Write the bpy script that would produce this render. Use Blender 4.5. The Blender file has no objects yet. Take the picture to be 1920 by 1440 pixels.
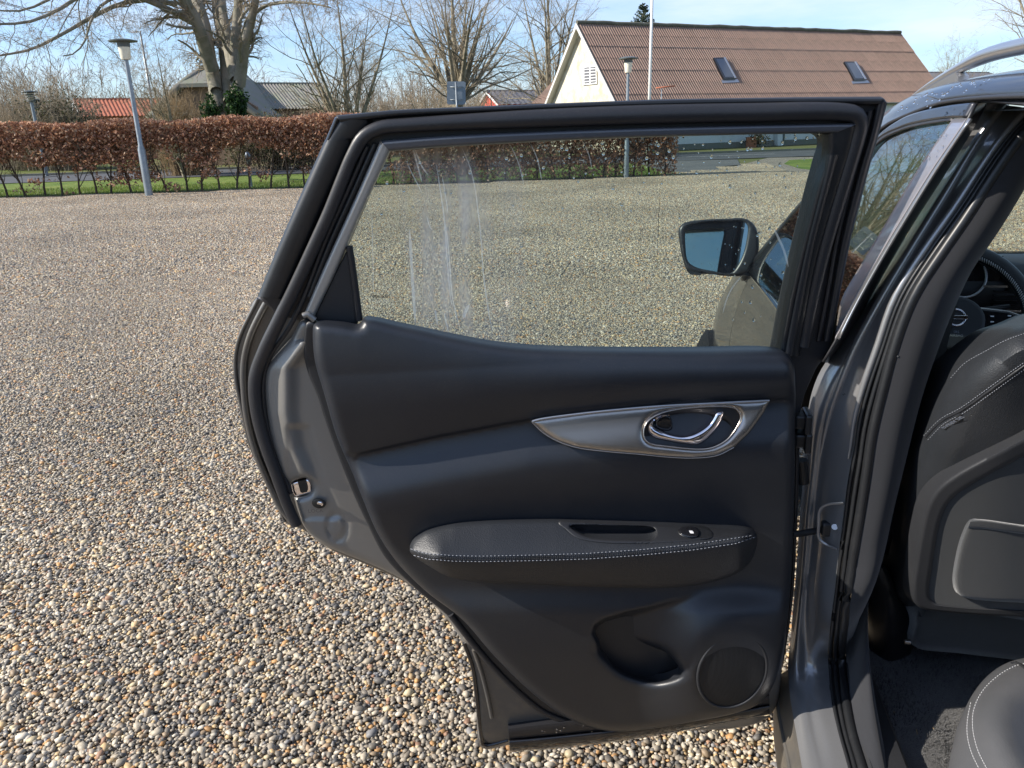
import bpy, bmesh, math, random
import numpy as np
from mathutils import Vector, Matrix
from mathutils.geometry import delaunay_2d_cdt
random.seed(4); rng = np.random.default_rng(7)
S = bpy.context.scene
R = math.radians

# ------------------------------------------------------------------ camera, sky, sun, exposure
YAW, PITCH, ROLL, CAMH, FPX = R(11), R(18.3), R(1.65), 1.5, 1442.0
hd = np.array([-math.sin(YAW), math.cos(YAW), 0.0])
fw = hd*math.cos(PITCH)+np.array([0, 0, -math.sin(PITCH)])
r0 = np.array([math.cos(YAW), math.sin(YAW), 0.0]); u0 = np.cross(r0, fw)
RR = r0*math.cos(ROLL)-u0*math.sin(ROLL); UU = u0*math.cos(ROLL)+r0*math.sin(ROLL)
C0 = np.array([0, 0, CAMH])
cam = bpy.data.objects.new('camera', bpy.data.cameras.new('camera')); S.collection.objects.link(cam)
cam.data.sensor_width = 36; cam.data.lens = 36*FPX/1920; cam.data.clip_start = 0.05; cam.data.clip_end = 3000
cam.matrix_world = Matrix(((RR[0], UU[0], -fw[0], 0), (RR[1], UU[1], -fw[1], 0), (RR[2], UU[2], -fw[2], CAMH), (0, 0, 0, 1)))
S.camera = cam
SUN_EL, SUN_AZ = R(33), R(200)          # azimuth measured from +X towards +Y: left and a little behind
sd = Vector((math.cos(SUN_AZ)*math.cos(SUN_EL), math.sin(SUN_AZ)*math.cos(SUN_EL), math.sin(SUN_EL)))
sl = bpy.data.lights.new('sun', 'SUN'); sl.energy = 4.8; sl.angle = R(0.5); sl.color = (1.0, 0.93, 0.83)
so = bpy.data.objects.new('sun', sl); S.collection.objects.link(so); so.rotation_euler = sd.to_track_quat('Z', 'Y').to_euler()
S.view_settings.view_transform = 'Standard'; S.view_settings.look = 'None'; S.view_settings.gamma = 1
S.view_settings.use_curve_mapping = False; S.view_settings.exposure = 0.72
S.cycles.max_bounces = 7; S.cycles.transparent_max_bounces = 16; S.cycles.caustics_reflective = False; S.cycles.caustics_refractive = False
S.cycles.sample_clamp_indirect = 6
w = bpy.data.worlds.new('World'); S.world = w; w.use_nodes = True
nt = w.node_tree; nt.nodes.clear()
def N(nt, t, **k):
    n = nt.nodes.new(t)
    for a, b in k.items(): setattr(n, a, b)
    return n
sky = N(nt, 'ShaderNodeTexSky', sky_type='NISHITA'); sky.sun_disc = False; sky.sun_elevation = SUN_EL
sky.sun_rotation = math.pi/2-SUN_AZ; sky.air_density = 1.0; sky.dust_density = 0.6; sky.ozone_density = 1.6
bg = N(nt, 'ShaderNodeBackground'); bg.inputs[1].default_value = 0.10
wo = N(nt, 'ShaderNodeOutputWorld'); tc = N(nt, 'ShaderNodeTexCoord'); mp = N(nt, 'ShaderNodeMapping')
mp.inputs['Scale'].default_value = (1.0, 1.3, 5.5); mp.inputs['Rotation'].default_value = (0.06, 0.1, 0.3)
no = N(nt, 'ShaderNodeTexNoise'); no.inputs['Scale'].default_value = 2.6; no.inputs['Detail'].default_value = 9; no.inputs['Roughness'].default_value = 0.58
cr = N(nt, 'ShaderNodeValToRGB'); cr.color_ramp.elements[0].position = 0.46; cr.color_ramp.elements[1].position = 0.72
mx = N(nt, 'ShaderNodeMix', data_type='RGBA'); mx.inputs[7].default_value = (6.0, 6.6, 7.4, 1)
ml = N(nt, 'ShaderNodeMath', operation='MULTIPLY_ADD'); ml.inputs[1].default_value = 0.6; ml.inputs[2].default_value = 0.16
l = nt.links.new
l(tc.outputs['Generated'], mp.inputs[0]); l(mp.outputs[0], no.inputs[0]); l(no.outputs[0], cr.inputs[0]); l(cr.outputs[0], ml.inputs[0])
l(ml.outputs[0], mx.inputs[0]); tn = N(nt, 'ShaderNodeMix', data_type='RGBA', blend_type='MULTIPLY'); tn.inputs[0].default_value = 1; tn.inputs[7].default_value = (.80, 1.0, 1.30, 1); l(sky.outputs[0], tn.inputs[6]); l(tn.outputs[2], mx.inputs[6]); l(mx.outputs[2], bg.inputs[0]); l(bg.outputs[0], wo.inputs[0])

# ------------------------------------------------------------------ measuring helpers (sight lines met with real surfaces)
def ray(x, y):
    x = np.asarray(x, float)[..., None]; y = np.asarray(y, float)[..., None]
    return fw+RR*(x-960)/FPX-UU*(y-720)/FPX
def onplane(x, y, n, d):               # point where n.P = d
    r = ray(x, y); n = np.asarray(n, float)
    t = (np.asarray(d, float)-C0@n)/(r@n)
    return C0+r*t[..., None]
def GZ(x, y, z=0.0): return onplane(x, y, (0, 0, 1), z)
def FD(x, y, D):                       # at horizontal distance D ahead
    r = ray(x, y); return C0+r*(D/(r@hd))[..., None]
def YP(x, y, Y): return onplane(x, y, (0, 1, 0), Y)
def XP(x, y, X): return onplane(x, y, (1, 0, 0), X)
DA = R(15); DN = np.array([math.sin(DA), -math.cos(DA), 0.0]); DU = np.array([-math.cos(DA), -math.sin(DA), 0.0]); DP = np.array([.27, 1.35, 0])
def Dp(x, y, w):                       # opened door: w metres towards the cabin side; frame leans in above the belt
    w = np.broadcast_to(np.asarray(w, float), np.shape(x)).astype(float)
    d0 = DP@DN; ww = w.copy()
    for _ in range(4):
        P = onplane(x, y, DN, d0+ww); ww = w+0.15*np.maximum(0, P[..., 2]-1.14)-0.25*np.maximum(0, .62-P[..., 2])**2
    return P
def pt(*a): return [tuple(v) for v in a]

# ------------------------------------------------------------------ materials
MATS = {}
def mat(name, col=(.5, .5, .5), rough=.5, metal=0., coat=0., spec=.5, noise=None, bump=None, var=None, coat_rough=.03, sheen=0, dust=None):
    m = bpy.data.materials.new(name); m.use_nodes = True; nt = m.node_tree; b = nt.nodes['Principled BSDF']; MATS[name] = m
    b.inputs['Base Color'].default_value = (*col, 1); b.inputs['Roughness'].default_value = rough; b.inputs['Metallic'].default_value = metal
    b.inputs['Coat Weight'].default_value = coat; b.inputs['Coat Roughness'].default_value = coat_rough; b.inputs['Specular IOR Level'].default_value = spec
    if sheen: b.inputs['Sheen Weight'].default_value = sheen
    tc = N(nt, 'ShaderNodeTexCoord'); l = nt.links.new
    if var:                             # (scale, colour2, lo, hi)  large-scale wear and tone
        n = N(nt, 'ShaderNodeTexNoise'); n.inputs['Scale'].default_value = var[0]; n.inputs['Detail'].default_value = 6; n.inputs['Roughness'].default_value = .65
        r = N(nt, 'ShaderNodeValToRGB'); r.color_ramp.elements[0].position = var[2]; r.color_ramp.elements[1].position = var[3]
        r.color_ramp.elements[0].color = (*col, 1); r.color_ramp.elements[1].color = (*var[1], 1)
        l(tc.outputs['Object'], n.inputs[0]); l(n.outputs[0], r.inputs[0]); l(r.outputs[0], b.inputs['Base Color'])
        q = N(nt, 'ShaderNodeMapRange'); q.inputs[3].default_value = rough*.85; q.inputs[4].default_value = min(1, rough*1.2)
        l(n.outputs[0], q.inputs[0]); l(q.outputs[0], b.inputs['Roughness'])
    if dust:                            # (colour, amount): settled dust, smudges and scuffs
        d1 = N(nt, 'ShaderNodeTexNoise'); d1.inputs['Scale'].default_value = 5.5; d1.inputs['Detail'].default_value = 7; d1.inputs['Roughness'].default_value = .7
        d2 = N(nt, 'ShaderNodeTexNoise'); d2.inputs['Scale'].default_value = 420; d2.inputs['Detail'].default_value = 2
        r1 = N(nt, 'ShaderNodeMapRange'); r1.inputs[1].default_value = .45; r1.inputs[2].default_value = .75; r2 = N(nt, 'ShaderNodeMapRange'); r2.inputs[1].default_value = .56; r2.inputs[2].default_value = .74
        l(tc.outputs['Object'], d1.inputs[0]); l(tc.outputs['Object'], d2.inputs[0]); l(d1.outputs[0], r1.inputs[0]); l(d2.outputs[0], r2.inputs[0])
        ad = N(nt, 'ShaderNodeMath', operation='MULTIPLY_ADD'); ad.inputs[1].default_value = .45; l(r1.outputs[0], ad.inputs[0]); l(r2.outputs[0], ad.inputs[2])
        sc = N(nt, 'ShaderNodeMath', operation='MULTIPLY'); sc.use_clamp = True; sc.inputs[1].default_value = dust[1]; l(ad.outputs[0], sc.inputs[0])
        xx = N(nt, 'ShaderNodeMix', data_type='RGBA'); xx.inputs[6].default_value = (*col, 1); xx.inputs[7].default_value = (*dust[0], 1)
        if b.inputs['Base Color'].links: l(b.inputs['Base Color'].links[0].from_socket, xx.inputs[6])
        l(sc.outputs[0], xx.inputs[0]); l(xx.outputs[2], b.inputs['Base Color'])
        if not b.inputs['Roughness'].links:
            q = N(nt, 'ShaderNodeMapRange'); q.inputs[3].default_value = rough*.85; q.inputs[4].default_value = min(1, rough*1.35); l(d1.outputs[0], q.inputs[0]); l(q.outputs[0], b.inputs['Roughness'])
    if bump:                            # (scale, strength, distance[, kind])
        k = bump[3] if len(bump) > 3 else 'noise'
        n = N(nt, 'ShaderNodeTexVoronoi' if k == 'voronoi' else 'ShaderNodeTexNoise'); n.inputs['Scale'].default_value = bump[0]
        if k != 'voronoi': n.inputs['Detail'].default_value = 3
        u = N(nt, 'ShaderNodeBump'); u.inputs['Strength'].default_value = bump[1]; u.inputs['Distance'].default_value = bump[2]
        l(tc.outputs['Object'], n.inputs['Vector']); l(n.outputs[0], u.inputs['Height']); l(u.outputs[0], b.inputs['Normal'])
    return m
mat('trim', (.0105, .0135, .020), .40, spec=.62, bump=(900, .25, .0004, 'voronoi'), var=(3, (.021, .022, .025), .4, .7), dust=((.19, .175, .155), 0.05))
mat('trim_smooth', (.016, .017, .02), .42, spec=.5, bump=(1400, .2, .0003), dust=((.19, .175, .155), 0.04))
mat('trim_glossy', (.10, .105, .118), .28, spec=.6, metal=.3)
mat('leather', (.016, .018, .021), .42, spec=.55, bump=(500, .45, .0007, 'voronoi'), var=(9, (.02, .022, .026), .4, .7), dust=((.19, .175, .155), 0.03))
mat('leather_door', (.015, .017, .021), .44, spec=.55, bump=(500, .45, .0007, 'voronoi'), dust=((.19, .175, .155), 0.035))
mat('black_plastic', (.011, .012, .014), .38, spec=.5, bump=(60, .05, .001), var=(25, (.02, .02, .022), .55, .75), dust=((.19, .175, .155), 0.05))
mat('rubber', (.02, .02, .023), .42, spec=.5, bump=(300, .15, .0006), var=(20, (.03, .028, .026), .6, .8), dust=((.19, .175, .155), 0.07))
mat('gloss_black', (.01, .01, .012), .12, coat=.6, dust=((.19, .175, .155), 0.04))
mat('paint', (.04, .04, .044), .36, metal=.7, coat=.6, bump=(2500, .12, .0003), coat_rough=.04)
mat('applique', (.34, .325, .35), .45, metal=.6, coat=1)  # pale lilac base holds the sky reflection of the pillar cover
mat('leather_sunlit', (.075, .077, .082), .40, spec=.55, bump=(500, .45, .0007, 'voronoi'), var=(7, (.09, .09, .094), .4, .7))  # paler copy of the black leather, sun sheen put into the base colour
mat('paint_jamb', (.26, .262, .27), .27, metal=.5, coat=1, bump=(2500, .12, .0003), coat_rough=.06, dust=((.19, .175, .155), 0.22))
mat('paint_dusty', (.13, .125, .118), .42, metal=.55, coat=.6, coat_rough=.25, bump=(2500, .12, .0003), var=(7, (.15, .13, .105), .5, .78), dust=((.19, .175, .155), 0.3))
mat('frame_grey', (.225, .215, .198), .36, metal=.35, coat=.5, coat_rough=.2, bump=(1500, .2, .0004), dust=((.19, .175, .155), 0.25))
mat('dirty_metal', (.11, .105, .098), .5, metal=.4, coat=.3, coat_rough=.3, var=(9, (.19, .165, .13), .42, .66), bump=(80, .12, .001))
mat('sash_grey', (.36, .35, .33), .42, metal=.4, coat=.3, bump=(1500, .2, .0004))  # lighter frame grey, the sunlight on the sash put into its colour
mat('silver_trim', (.42, .39, .36), .27, metal=.9, coat=.2, bump=(3000, .1, .0002))
mat('chrome', (.92, .87, .9), .06, metal=1.0)
mat('rail_silver', (.5, .5, .51), .3, metal=.85, coat=.6)
mat('thread', (.24, .25, .28), .8)
mat('white_thread', (.5, .5, .51), .8)
mat('seat_fabric', (.012, .014, .016), .75, sheen=.3, bump=(1500, .4, .0008, 'voronoi'), spec=.3, dust=((.19, .175, .155), 0.05))
mat('seat_plastic', (.018, .019, .022), .5, bump=(900, .3, .0005, 'voronoi'), dust=((.19, .175, .155), 0.05))
mat('carpet', (.028, .027, .028), .95, spec=.1, bump=(700, 1., .004), sheen=.4, var=(60, (.05, .048, .045), .4, .7))
mat('fabric_trim', (.02, .021, .025), .85, spec=.3, sheen=.2, bump=(1800, .3, .0005))
mat('tyre', (.008, .008, .009), .9, spec=.2, bump=(60, .3, .004))
mat('print_white', (.8, .8, .82), .5); mat('print_black', (.01, .01, .01), .5)
mat('lamp_pole', (.26, .29, .31), .45, metal=.5, var=(5, (.2, .23, .25), .4, .7))
mat('lamp_hood', (.1, .115, .115), .5)
mat('lamp_diffuser', (.78, .74, .6), .35, var=(8, (.66, .6, .45), .5, .75))
mat('sign_back', (.2, .24, .29), .5, metal=.3); mat('white_paint', (.78, .78, .76), .45)
mat('bark', (.30, .26, .185), .9, spec=.2, var=(2.5, (.13, .115, .08), .42, .62), bump=(12, .6, .03))
mat('bark_beech', (.25, .225, .18), .85, spec=.2, var=(1.8, (.15, .145, .10), .45, .66), bump=(8, .5, .03))
mat('twig', (.27, .215, .155), .85, spec=.2, var=(.8, (.36, .30, .21), .4, .7))
mat('twig_far', (.2, .165, .13), .9, spec=.1)
mat('twig_reed', (.3, .22, .13), .9, spec=.1)
mat('ivy', (.035, .075, .022), .5, spec=.4, var=(6, (.06, .1, .03), .4, .7))
mat('hedge_stem', (.075, .058, .042), .9, spec=.2, bump=(30, .4, .01))
mat('render_wall', (.62, .58, .485), .85, spec=.2, var=(1.3, (.46, .36, .22), .45, .72), bump=(40, .15, .01))
mat('white_wall', (.66, .68, .68), .85, spec=.2, var=(.7, (.55, .57, .56), .45, .7))
mat('roof_cement', (.28, .185, .14), .85, spec=.2, var=(1.2, (.19, .14, .11), .42, .66))
mat('roof_ridge', (.1, .095, .07), .9, var=(4, (.16, .15, .1), .4, .7))
mat('roof_orange', (.42, .13, .065), .75, var=(2, (.34, .11, .06), .4, .7))
mat('roof_grey', (.185, .175, .155), .9, var=(.7, (.17, .18, .13), .42, .62))
mat('roof_dark', (.1, .1, .115), .8, var=(1, (.14, .14, .15), .4, .7))
mat('brick_red', (.33, .12, .065), .9, var=(3, (.4, .17, .09), .4, .7))
mat('red_paint', (.55, .08, .05), .7); mat('brown_wood', (.17, .11, .07), .85, var=(3, (.24, .16, .1), .4, .7))
mat('asphalt', (.075, .078, .083), .9, spec=.25, var=(1.2, (.1, .1, .102), .4, .66), bump=(90, .5, .006))
mat('asphalt_light', (.1, .1, .1), .9, spec=.25, var=(1.6, (.13, .13, .125), .4, .66), bump=(90, .5, .006))
mat('road_paint', (.6, .6, .58), .8); mat('soil', (.07, .058, .045), .95, spec=.1, var=(3, (.1, .085, .06), .4, .7))
mat('soffit', (.55, .54, .5), .8)
mat('conifer', (.05, .075, .045), .8)
mat('leaf_green', (.06, .10, .035), .7, var=(2, (.09, .11, .05), .4, .7))

def grassmat():
    m = mat('grass_base', (.10, .155, .035), .9, spec=.1, var=(.9, (.2, .23, .06), .4, .68), bump=(40, .8, .03)); return m
grassmat()
def glassmat(name, tint, refl=1.0, ior=1.5, smear=False):
    m = bpy.data.materials.new(name); m.use_nodes = True; nt = m.node_tree; nt.nodes.clear(); MATS[name] = m; l = nt.links.new
    o = N(nt, 'ShaderNodeOutputMaterial'); t = N(nt, 'ShaderNodeBsdfTransparent'); t.inputs[0].default_value = (*tint, 1)
    g = N(nt, 'ShaderNodeBsdfGlossy'); g.inputs['Roughness'].default_value = .015; g.inputs[0].default_value = (refl, refl, refl, 1)
    r0g = ((ior-1)/(ior+1))**2; ge = N(nt, 'ShaderNodeNewGeometry'); dt = N(nt, 'ShaderNodeVectorMath', operation='DOT_PRODUCT'); l(ge.outputs['Incoming'], dt.inputs[0]); l(ge.outputs['Normal'], dt.inputs[1])
    ab = N(nt, 'ShaderNodeMath', operation='ABSOLUTE'); l(dt.outputs['Value'], ab.inputs[0]); om = N(nt, 'ShaderNodeMath', operation='SUBTRACT'); om.inputs[0].default_value = 1; l(ab.outputs[0], om.inputs[1])
    pw = N(nt, 'ShaderNodeMath', operation='POWER'); pw.inputs[1].default_value = 5; l(om.outputs[0], pw.inputs[0]); f = N(nt, 'ShaderNodeMath', operation='MULTIPLY_ADD'); f.inputs[1].default_value = 1-r0g; f.inputs[2].default_value = r0g; l(pw.outputs[0], f.inputs[0])
    x = N(nt, 'ShaderNodeMixShader')
    l(f.outputs[0], x.inputs[0]); l(t.outputs[0], x.inputs[1]); l(g.outputs[0], x.inputs[2]); last = x
    if smear:
        tc = N(nt, 'ShaderNodeTexCoord'); sp = N(nt, 'ShaderNodeSeparateXYZ'); l(tc.outputs['Object'], sp.inputs[0])
        mpn = N(nt, 'ShaderNodeMapping'); mpn.inputs['Scale'].default_value = (42, 42, 1.3); l(tc.outputs['Object'], mpn.inputs[0])
        n1 = N(nt, 'ShaderNodeTexNoise'); n1.inputs['Scale'].default_value = 1; n1.inputs['Detail'].default_value = 5; l(mpn.outputs[0], n1.inputs[0])
        n2 = N(nt, 'ShaderNodeTexNoise'); n2.inputs['Scale'].default_value = 7; l(tc.outputs['Object'], n2.inputs[0])
        cr = N(nt, 'ShaderNodeValToRGB'); e = cr.color_ramp.elements; e[0].position = 0; e[0].color = (0.1, .1, .1, 1); e[1].position = 1; e[1].color = (.04, .04, .04, 1)
        for p, v in ((.135, .08), (.17, .95), (.40, .8), (.49, .4), (.7, .12)):
            q = e.new(p); q.color = (v, v, v, 1)
        mr = N(nt, 'ShaderNodeMapRange'); mr.inputs[1].default_value = smear[0]; mr.inputs[2].default_value = smear[1]
        l(sp.outputs[0], mr.inputs[0]); l(mr.outputs[0], cr.inputs[0])
        c2 = N(nt, 'ShaderNodeValToRGB'); c2.color_ramp.elements[0].position = .30; c2.color_ramp.elements[1].position = .66; l(n1.outputs[0], c2.inputs[0])
        a = N(nt, 'ShaderNodeMath', operation='MULTIPLY'); l(cr.outputs[0], a.inputs[0]); l(c2.outputs[0], a.inputs[1])
        b = N(nt, 'ShaderNodeMath', operation='MULTIPLY'); b.inputs[1].default_value = .29; l(a.outputs[0], b.inputs[0])
        c = N(nt, 'ShaderNodeMath', operation='MULTIPLY'); l(b.outputs[0], c.inputs[0]); l(n2.outputs[0], c.inputs[1])
        c3 = N(nt, 'ShaderNodeMath', operation='MULTIPLY_ADD'); c3.inputs[1].default_value = 3.4; c3.inputs[2].default_value = .015; l(c.outputs[0], c3.inputs[0])
        tr = N(nt, 'ShaderNodeBsdfTranslucent'); tr.inputs[0].default_value = (.85, .83, .8, 1)
        x2 = N(nt, 'ShaderNodeMixShader'); l(c3.outputs[0], x2.inputs[0]); l(x.outputs[0], x2.inputs[1]); l(tr.outputs[0], x2.inputs[2]); last = x2
    l(last.outputs[0], o.inputs[0]); return m
glassmat('mirror_glass', (0, 0, 0), .8)
glassmat('side_glass', (.55, .62, .58), .95, 2.5)
glassmat('windshield_glass', (.86, .92, .88), 1.)
glassmat('window_dark', (.12, .14, .15), 1.0, 3.2)
def streakmat():
    m = bpy.data.materials.new('streak'); m.use_nodes = True; nt = m.node_tree; nt.nodes.clear(); MATS['streak'] = m; l = nt.links.new
    o = N(nt, 'ShaderNodeOutputMaterial'); t = N(nt, 'ShaderNodeBsdfTransparent'); g = N(nt, 'ShaderNodeBsdfTranslucent'); g.inputs[0].default_value = (.9, .87, .8, 1)
    d = N(nt, 'ShaderNodeBsdfDiffuse'); d.inputs[0].default_value = (.9, .87, .8, 1)
    a = N(nt, 'ShaderNodeAddShader'); x = N(nt, 'ShaderNodeMixShader'); x.inputs[0].default_value = .3
    l(g.outputs[0], a.inputs[0]); l(d.outputs[0], a.inputs[1]); l(t.outputs[0], x.inputs[1]); l(a.outputs[0], x.inputs[2]); l(x.outputs[0], o.inputs[0])
streakmat()
def watermat():
    m = bpy.data.materials.new('water_bead'); m.use_nodes = True; b = m.node_tree.nodes['Principled BSDF']; MATS['water_bead'] = m
    b.inputs['Base Color'].default_value = (1, 1, 1, 1); b.inputs['Roughness'].default_value = 0; b.inputs['IOR'].default_value = 1.33; b.inputs['Transmission Weight'].default_value = 1
watermat()
def leafmat(name, attr='c', rough=.6, transl=.35):
    m = bpy.data.materials.new(name); m.use_nodes = True; nt = m.node_tree; nt.nodes.clear(); MATS[name] = m; l = nt.links.new
    o = N(nt, 'ShaderNodeOutputMaterial'); at = N(nt, 'ShaderNodeAttribute'); at.attribute_name = attr
    p = N(nt, 'ShaderNodeBsdfPrincipled'); p.inputs['Roughness'].default_value = rough; p.inputs['Specular IOR Level'].default_value = .35
    l(at.outputs[0], p.inputs[0]); last = p
    if transl:
        t = N(nt, 'ShaderNodeBsdfTranslucent'); l(at.outputs[0], t.inputs[0]); x = N(nt, 'ShaderNodeMixShader'); x.inputs[0].default_value = transl
        l(p.outputs[0], x.inputs[1]); l(t.outputs[0], x.inputs[2]); last = x
    l(last.outputs[0], o.inputs[0])
leafmat('beech_leaf'); leafmat('grass_blade', rough=.5, transl=.4)
def pebblemat():
    leafmat('pebble', rough=.55, transl=0); nt = MATS['pebble'].node_tree; l = nt.links.new
    p = [n for n in nt.nodes if n.type == 'BSDF_PRINCIPLED'][0]; at = [n for n in nt.nodes if n.type == 'ATTRIBUTE'][0]
    ge = N(nt, 'ShaderNodeNewGeometry'); n1 = N(nt, 'ShaderNodeTexNoise'); n1.inputs['Scale'].default_value = 130; n1.inputs['Detail'].default_value = 4
    n2 = N(nt, 'ShaderNodeTexNoise'); n2.inputs['Scale'].default_value = .38; n2.inputs['Detail'].default_value = 5
    for n in (n1, n2): l(ge.outputs['Position'], n.inputs[0])
    mr = N(nt, 'ShaderNodeMapRange'); mr.inputs[3].default_value = .62; mr.inputs[4].default_value = 1.35; l(n1.outputs[0], mr.inputs[0])
    m2 = N(nt, 'ShaderNodeMapRange'); m2.inputs[1].default_value = .3; m2.inputs[2].default_value = .7; m2.inputs[3].default_value = .74; m2.inputs[4].default_value = 1.16; l(n2.outputs[0], m2.inputs[0])
    mm = N(nt, 'ShaderNodeMath', operation='MULTIPLY'); l(mr.outputs[0], mm.inputs[0]); l(m2.outputs[0], mm.inputs[1])
    v = N(nt, 'ShaderNodeVectorMath', operation='SCALE'); l(at.outputs[0], v.inputs[0]); l(mm.outputs[0], v.inputs['Scale']); l(v.outputs[0], p.inputs[0])
pebblemat()
def gravelbase():
    m = mat('gravel_bed', (.3, .25, .2), .9, spec=.2, bump=(70, 1., .02, 'voronoi')); nt = m.node_tree; b = nt.nodes['Principled BSDF']; l = nt.links.new
    tc = N(nt, 'ShaderNodeTexCoord'); v = N(nt, 'ShaderNodeTexVoronoi'); v.inputs['Scale'].default_value = 45; l(tc.outputs['Object'], v.inputs[0])
    sp = N(nt, 'ShaderNodeSeparateColor'); l(v.outputs['Color'], sp.inputs[0])
    cr = N(nt, 'ShaderNodeValToRGB'); e = cr.color_ramp.elements; e[0].color = (.13, .11, .09, 1); e[1].color = (.46, .4, .33, 1); q = e.new(.5); q.color = (.28, .235, .185, 1)
    l(sp.outputs[0], cr.inputs[0]); l(cr.outputs[0], b.inputs['Base Color'])
gravelbase()

# ------------------------------------------------------------------ object helpers
def link(o, parent=None):
    S.collection.objects.link(o)
    if parent is not None: o.parent = parent; o.matrix_parent_inverse = PINV[parent.name] if parent.name in PINV else Matrix.Identity(4)
    return o
PINV = {}
def tag(o, label=None, cat=None, group=None, kind=None):
    if label: o['label'] = label
    if cat: o['category'] = cat
    if group: o['group'] = group
    if kind: o['kind'] = kind
    return o
def empty(name, loc, label, cat, group=None):
    o = bpy.data.objects.new(name, None); S.collection.objects.link(o); o.location = loc; o.empty_display_size = .1
    PINV[o.name] = Matrix.Translation(Vector(loc)).inverted(); return tag(o, label, cat, group)
def mesh(name, V, F, m, parent=None, smooth=True, angle=None, cols=None):
    me = bpy.data.meshes.new(name)
    V = np.asarray(V, float).reshape(-1, 3)
    if isinstance(F, np.ndarray):
        nf, k = F.shape; me.vertices.add(len(V)); me.vertices.foreach_set('co', V.ravel()); me.loops.add(nf*k); me.loops.foreach_set('vertex_index', F.ravel().astype(np.int32))
        me.polygons.add(nf); me.polygons.foreach_set('loop_start', np.arange(0, nf*k, k, dtype=np.int32)); me.update(calc_edges=True)
    else:
        me.from_pydata([tuple(v) for v in V], [], [tuple(int(i) for i in f) for f in F])
    if smooth: me.polygons.foreach_set('use_smooth', [True]*len(me.polygons))
    if cols is not None:
        a = me.color_attributes.new('c', 'FLOAT_COLOR', 'POINT'); c4 = np.ones((len(V), 4)); c4[:, :3] = cols; a.data.foreach_set('color', c4.ravel())
    if m: me.materials.append(MATS[m] if isinstance(m, str) else m)
    me.update()
    o = bpy.data.objects.new(name, me); link(o, parent)
    if angle:
        me.update(); me.set_sharp_from_angle(angle=R(angle))
    return o
def resample(P, n=None, step=None, closed=False, smooth=True):
    P = np.asarray(P, float); 
    if closed: Q = np.vstack([P, P[:1]])
    else: Q = P
    if smooth and len(P) > 2:
        out = []
        m = len(P)
        for i in range(len(Q)-1):
            if closed: p0, p1, p2, p3 = P[(i-1) % m], P[i % m], P[(i+1) % m], P[(i+2) % m]
            else: p0, p1, p2, p3 = Q[max(i-1, 0)], Q[i], Q[i+1], Q[min(i+2, m-1)]
            a, b, c = [max(np.linalg.norm(q-p), 1e-9)**.5 for p, q in ((p0, p1), (p1, p2), (p2, p3))]
            t = np.linspace(0, 1, 9)[:-1][:, None]
            m1 = (p2-p1)+b*((p1-p0)/a-(p2-p0)/(a+b)) if np.linalg.norm(p1-p0) > 1e-9 else (p2-p1)
            m2 = (p2-p1)+b*((p3-p2)/c-(p3-p1)/(b+c)) if np.linalg.norm(p3-p2) > 1e-9 else (p2-p1)
            out.append((2*t**3-3*t**2+1)*p1+(t**3-2*t**2+t)*m1+(-2*t**3+3*t**2)*p2+(t**3-t**2)*m2)
        out.append(Q[-1:]); Q = np.vstack(out)
    s = np.r_[0, np.cumsum(np.linalg.norm(np.diff(Q, axis=0), axis=1))]
    if n is None: n = max(int(round(s[-1]/step))+1, 3)
    t = np.linspace(0, s[-1], n)
    O = np.stack([np.interp(t, s, Q[:, k]) for k in range(Q.shape[1])], 1)
    return O[:-1] if closed else O
def inpoly(X, Y, P):
    c = np.zeros(X.shape, bool); x0, y0 = P[:, 0], P[:, 1]; x1, y1 = np.roll(x0, -1), np.roll(y0, -1)
    for a, b, e, d in zip(x0, y0, x1, y1):
        if b == d: continue
        k = ((b > Y) != (d > Y)) & (X < (e-a)*(Y-b)/(d-b)+a); c ^= k
    return c
def pdist(X, Y, P, closed=True):
    D = np.full(X.shape, 1e9); Q = np.roll(P, -1, 0) if closed else P[1:]; A = P if closed else P[:-1]
    for a, b in zip(A, Q):
        v = b-a; L = v@v+1e-12; t = np.clip(((X-a[0])*v[0]+(Y-a[1])*v[1])/L, 0, 1)
        D = np.minimum(D, np.hypot(X-a[0]-t*v[0], Y-a[1]-t*v[1]))
    return D
def sms(t): t = np.clip(t, 0, 1); return t*t*(3-2*t)
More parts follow.
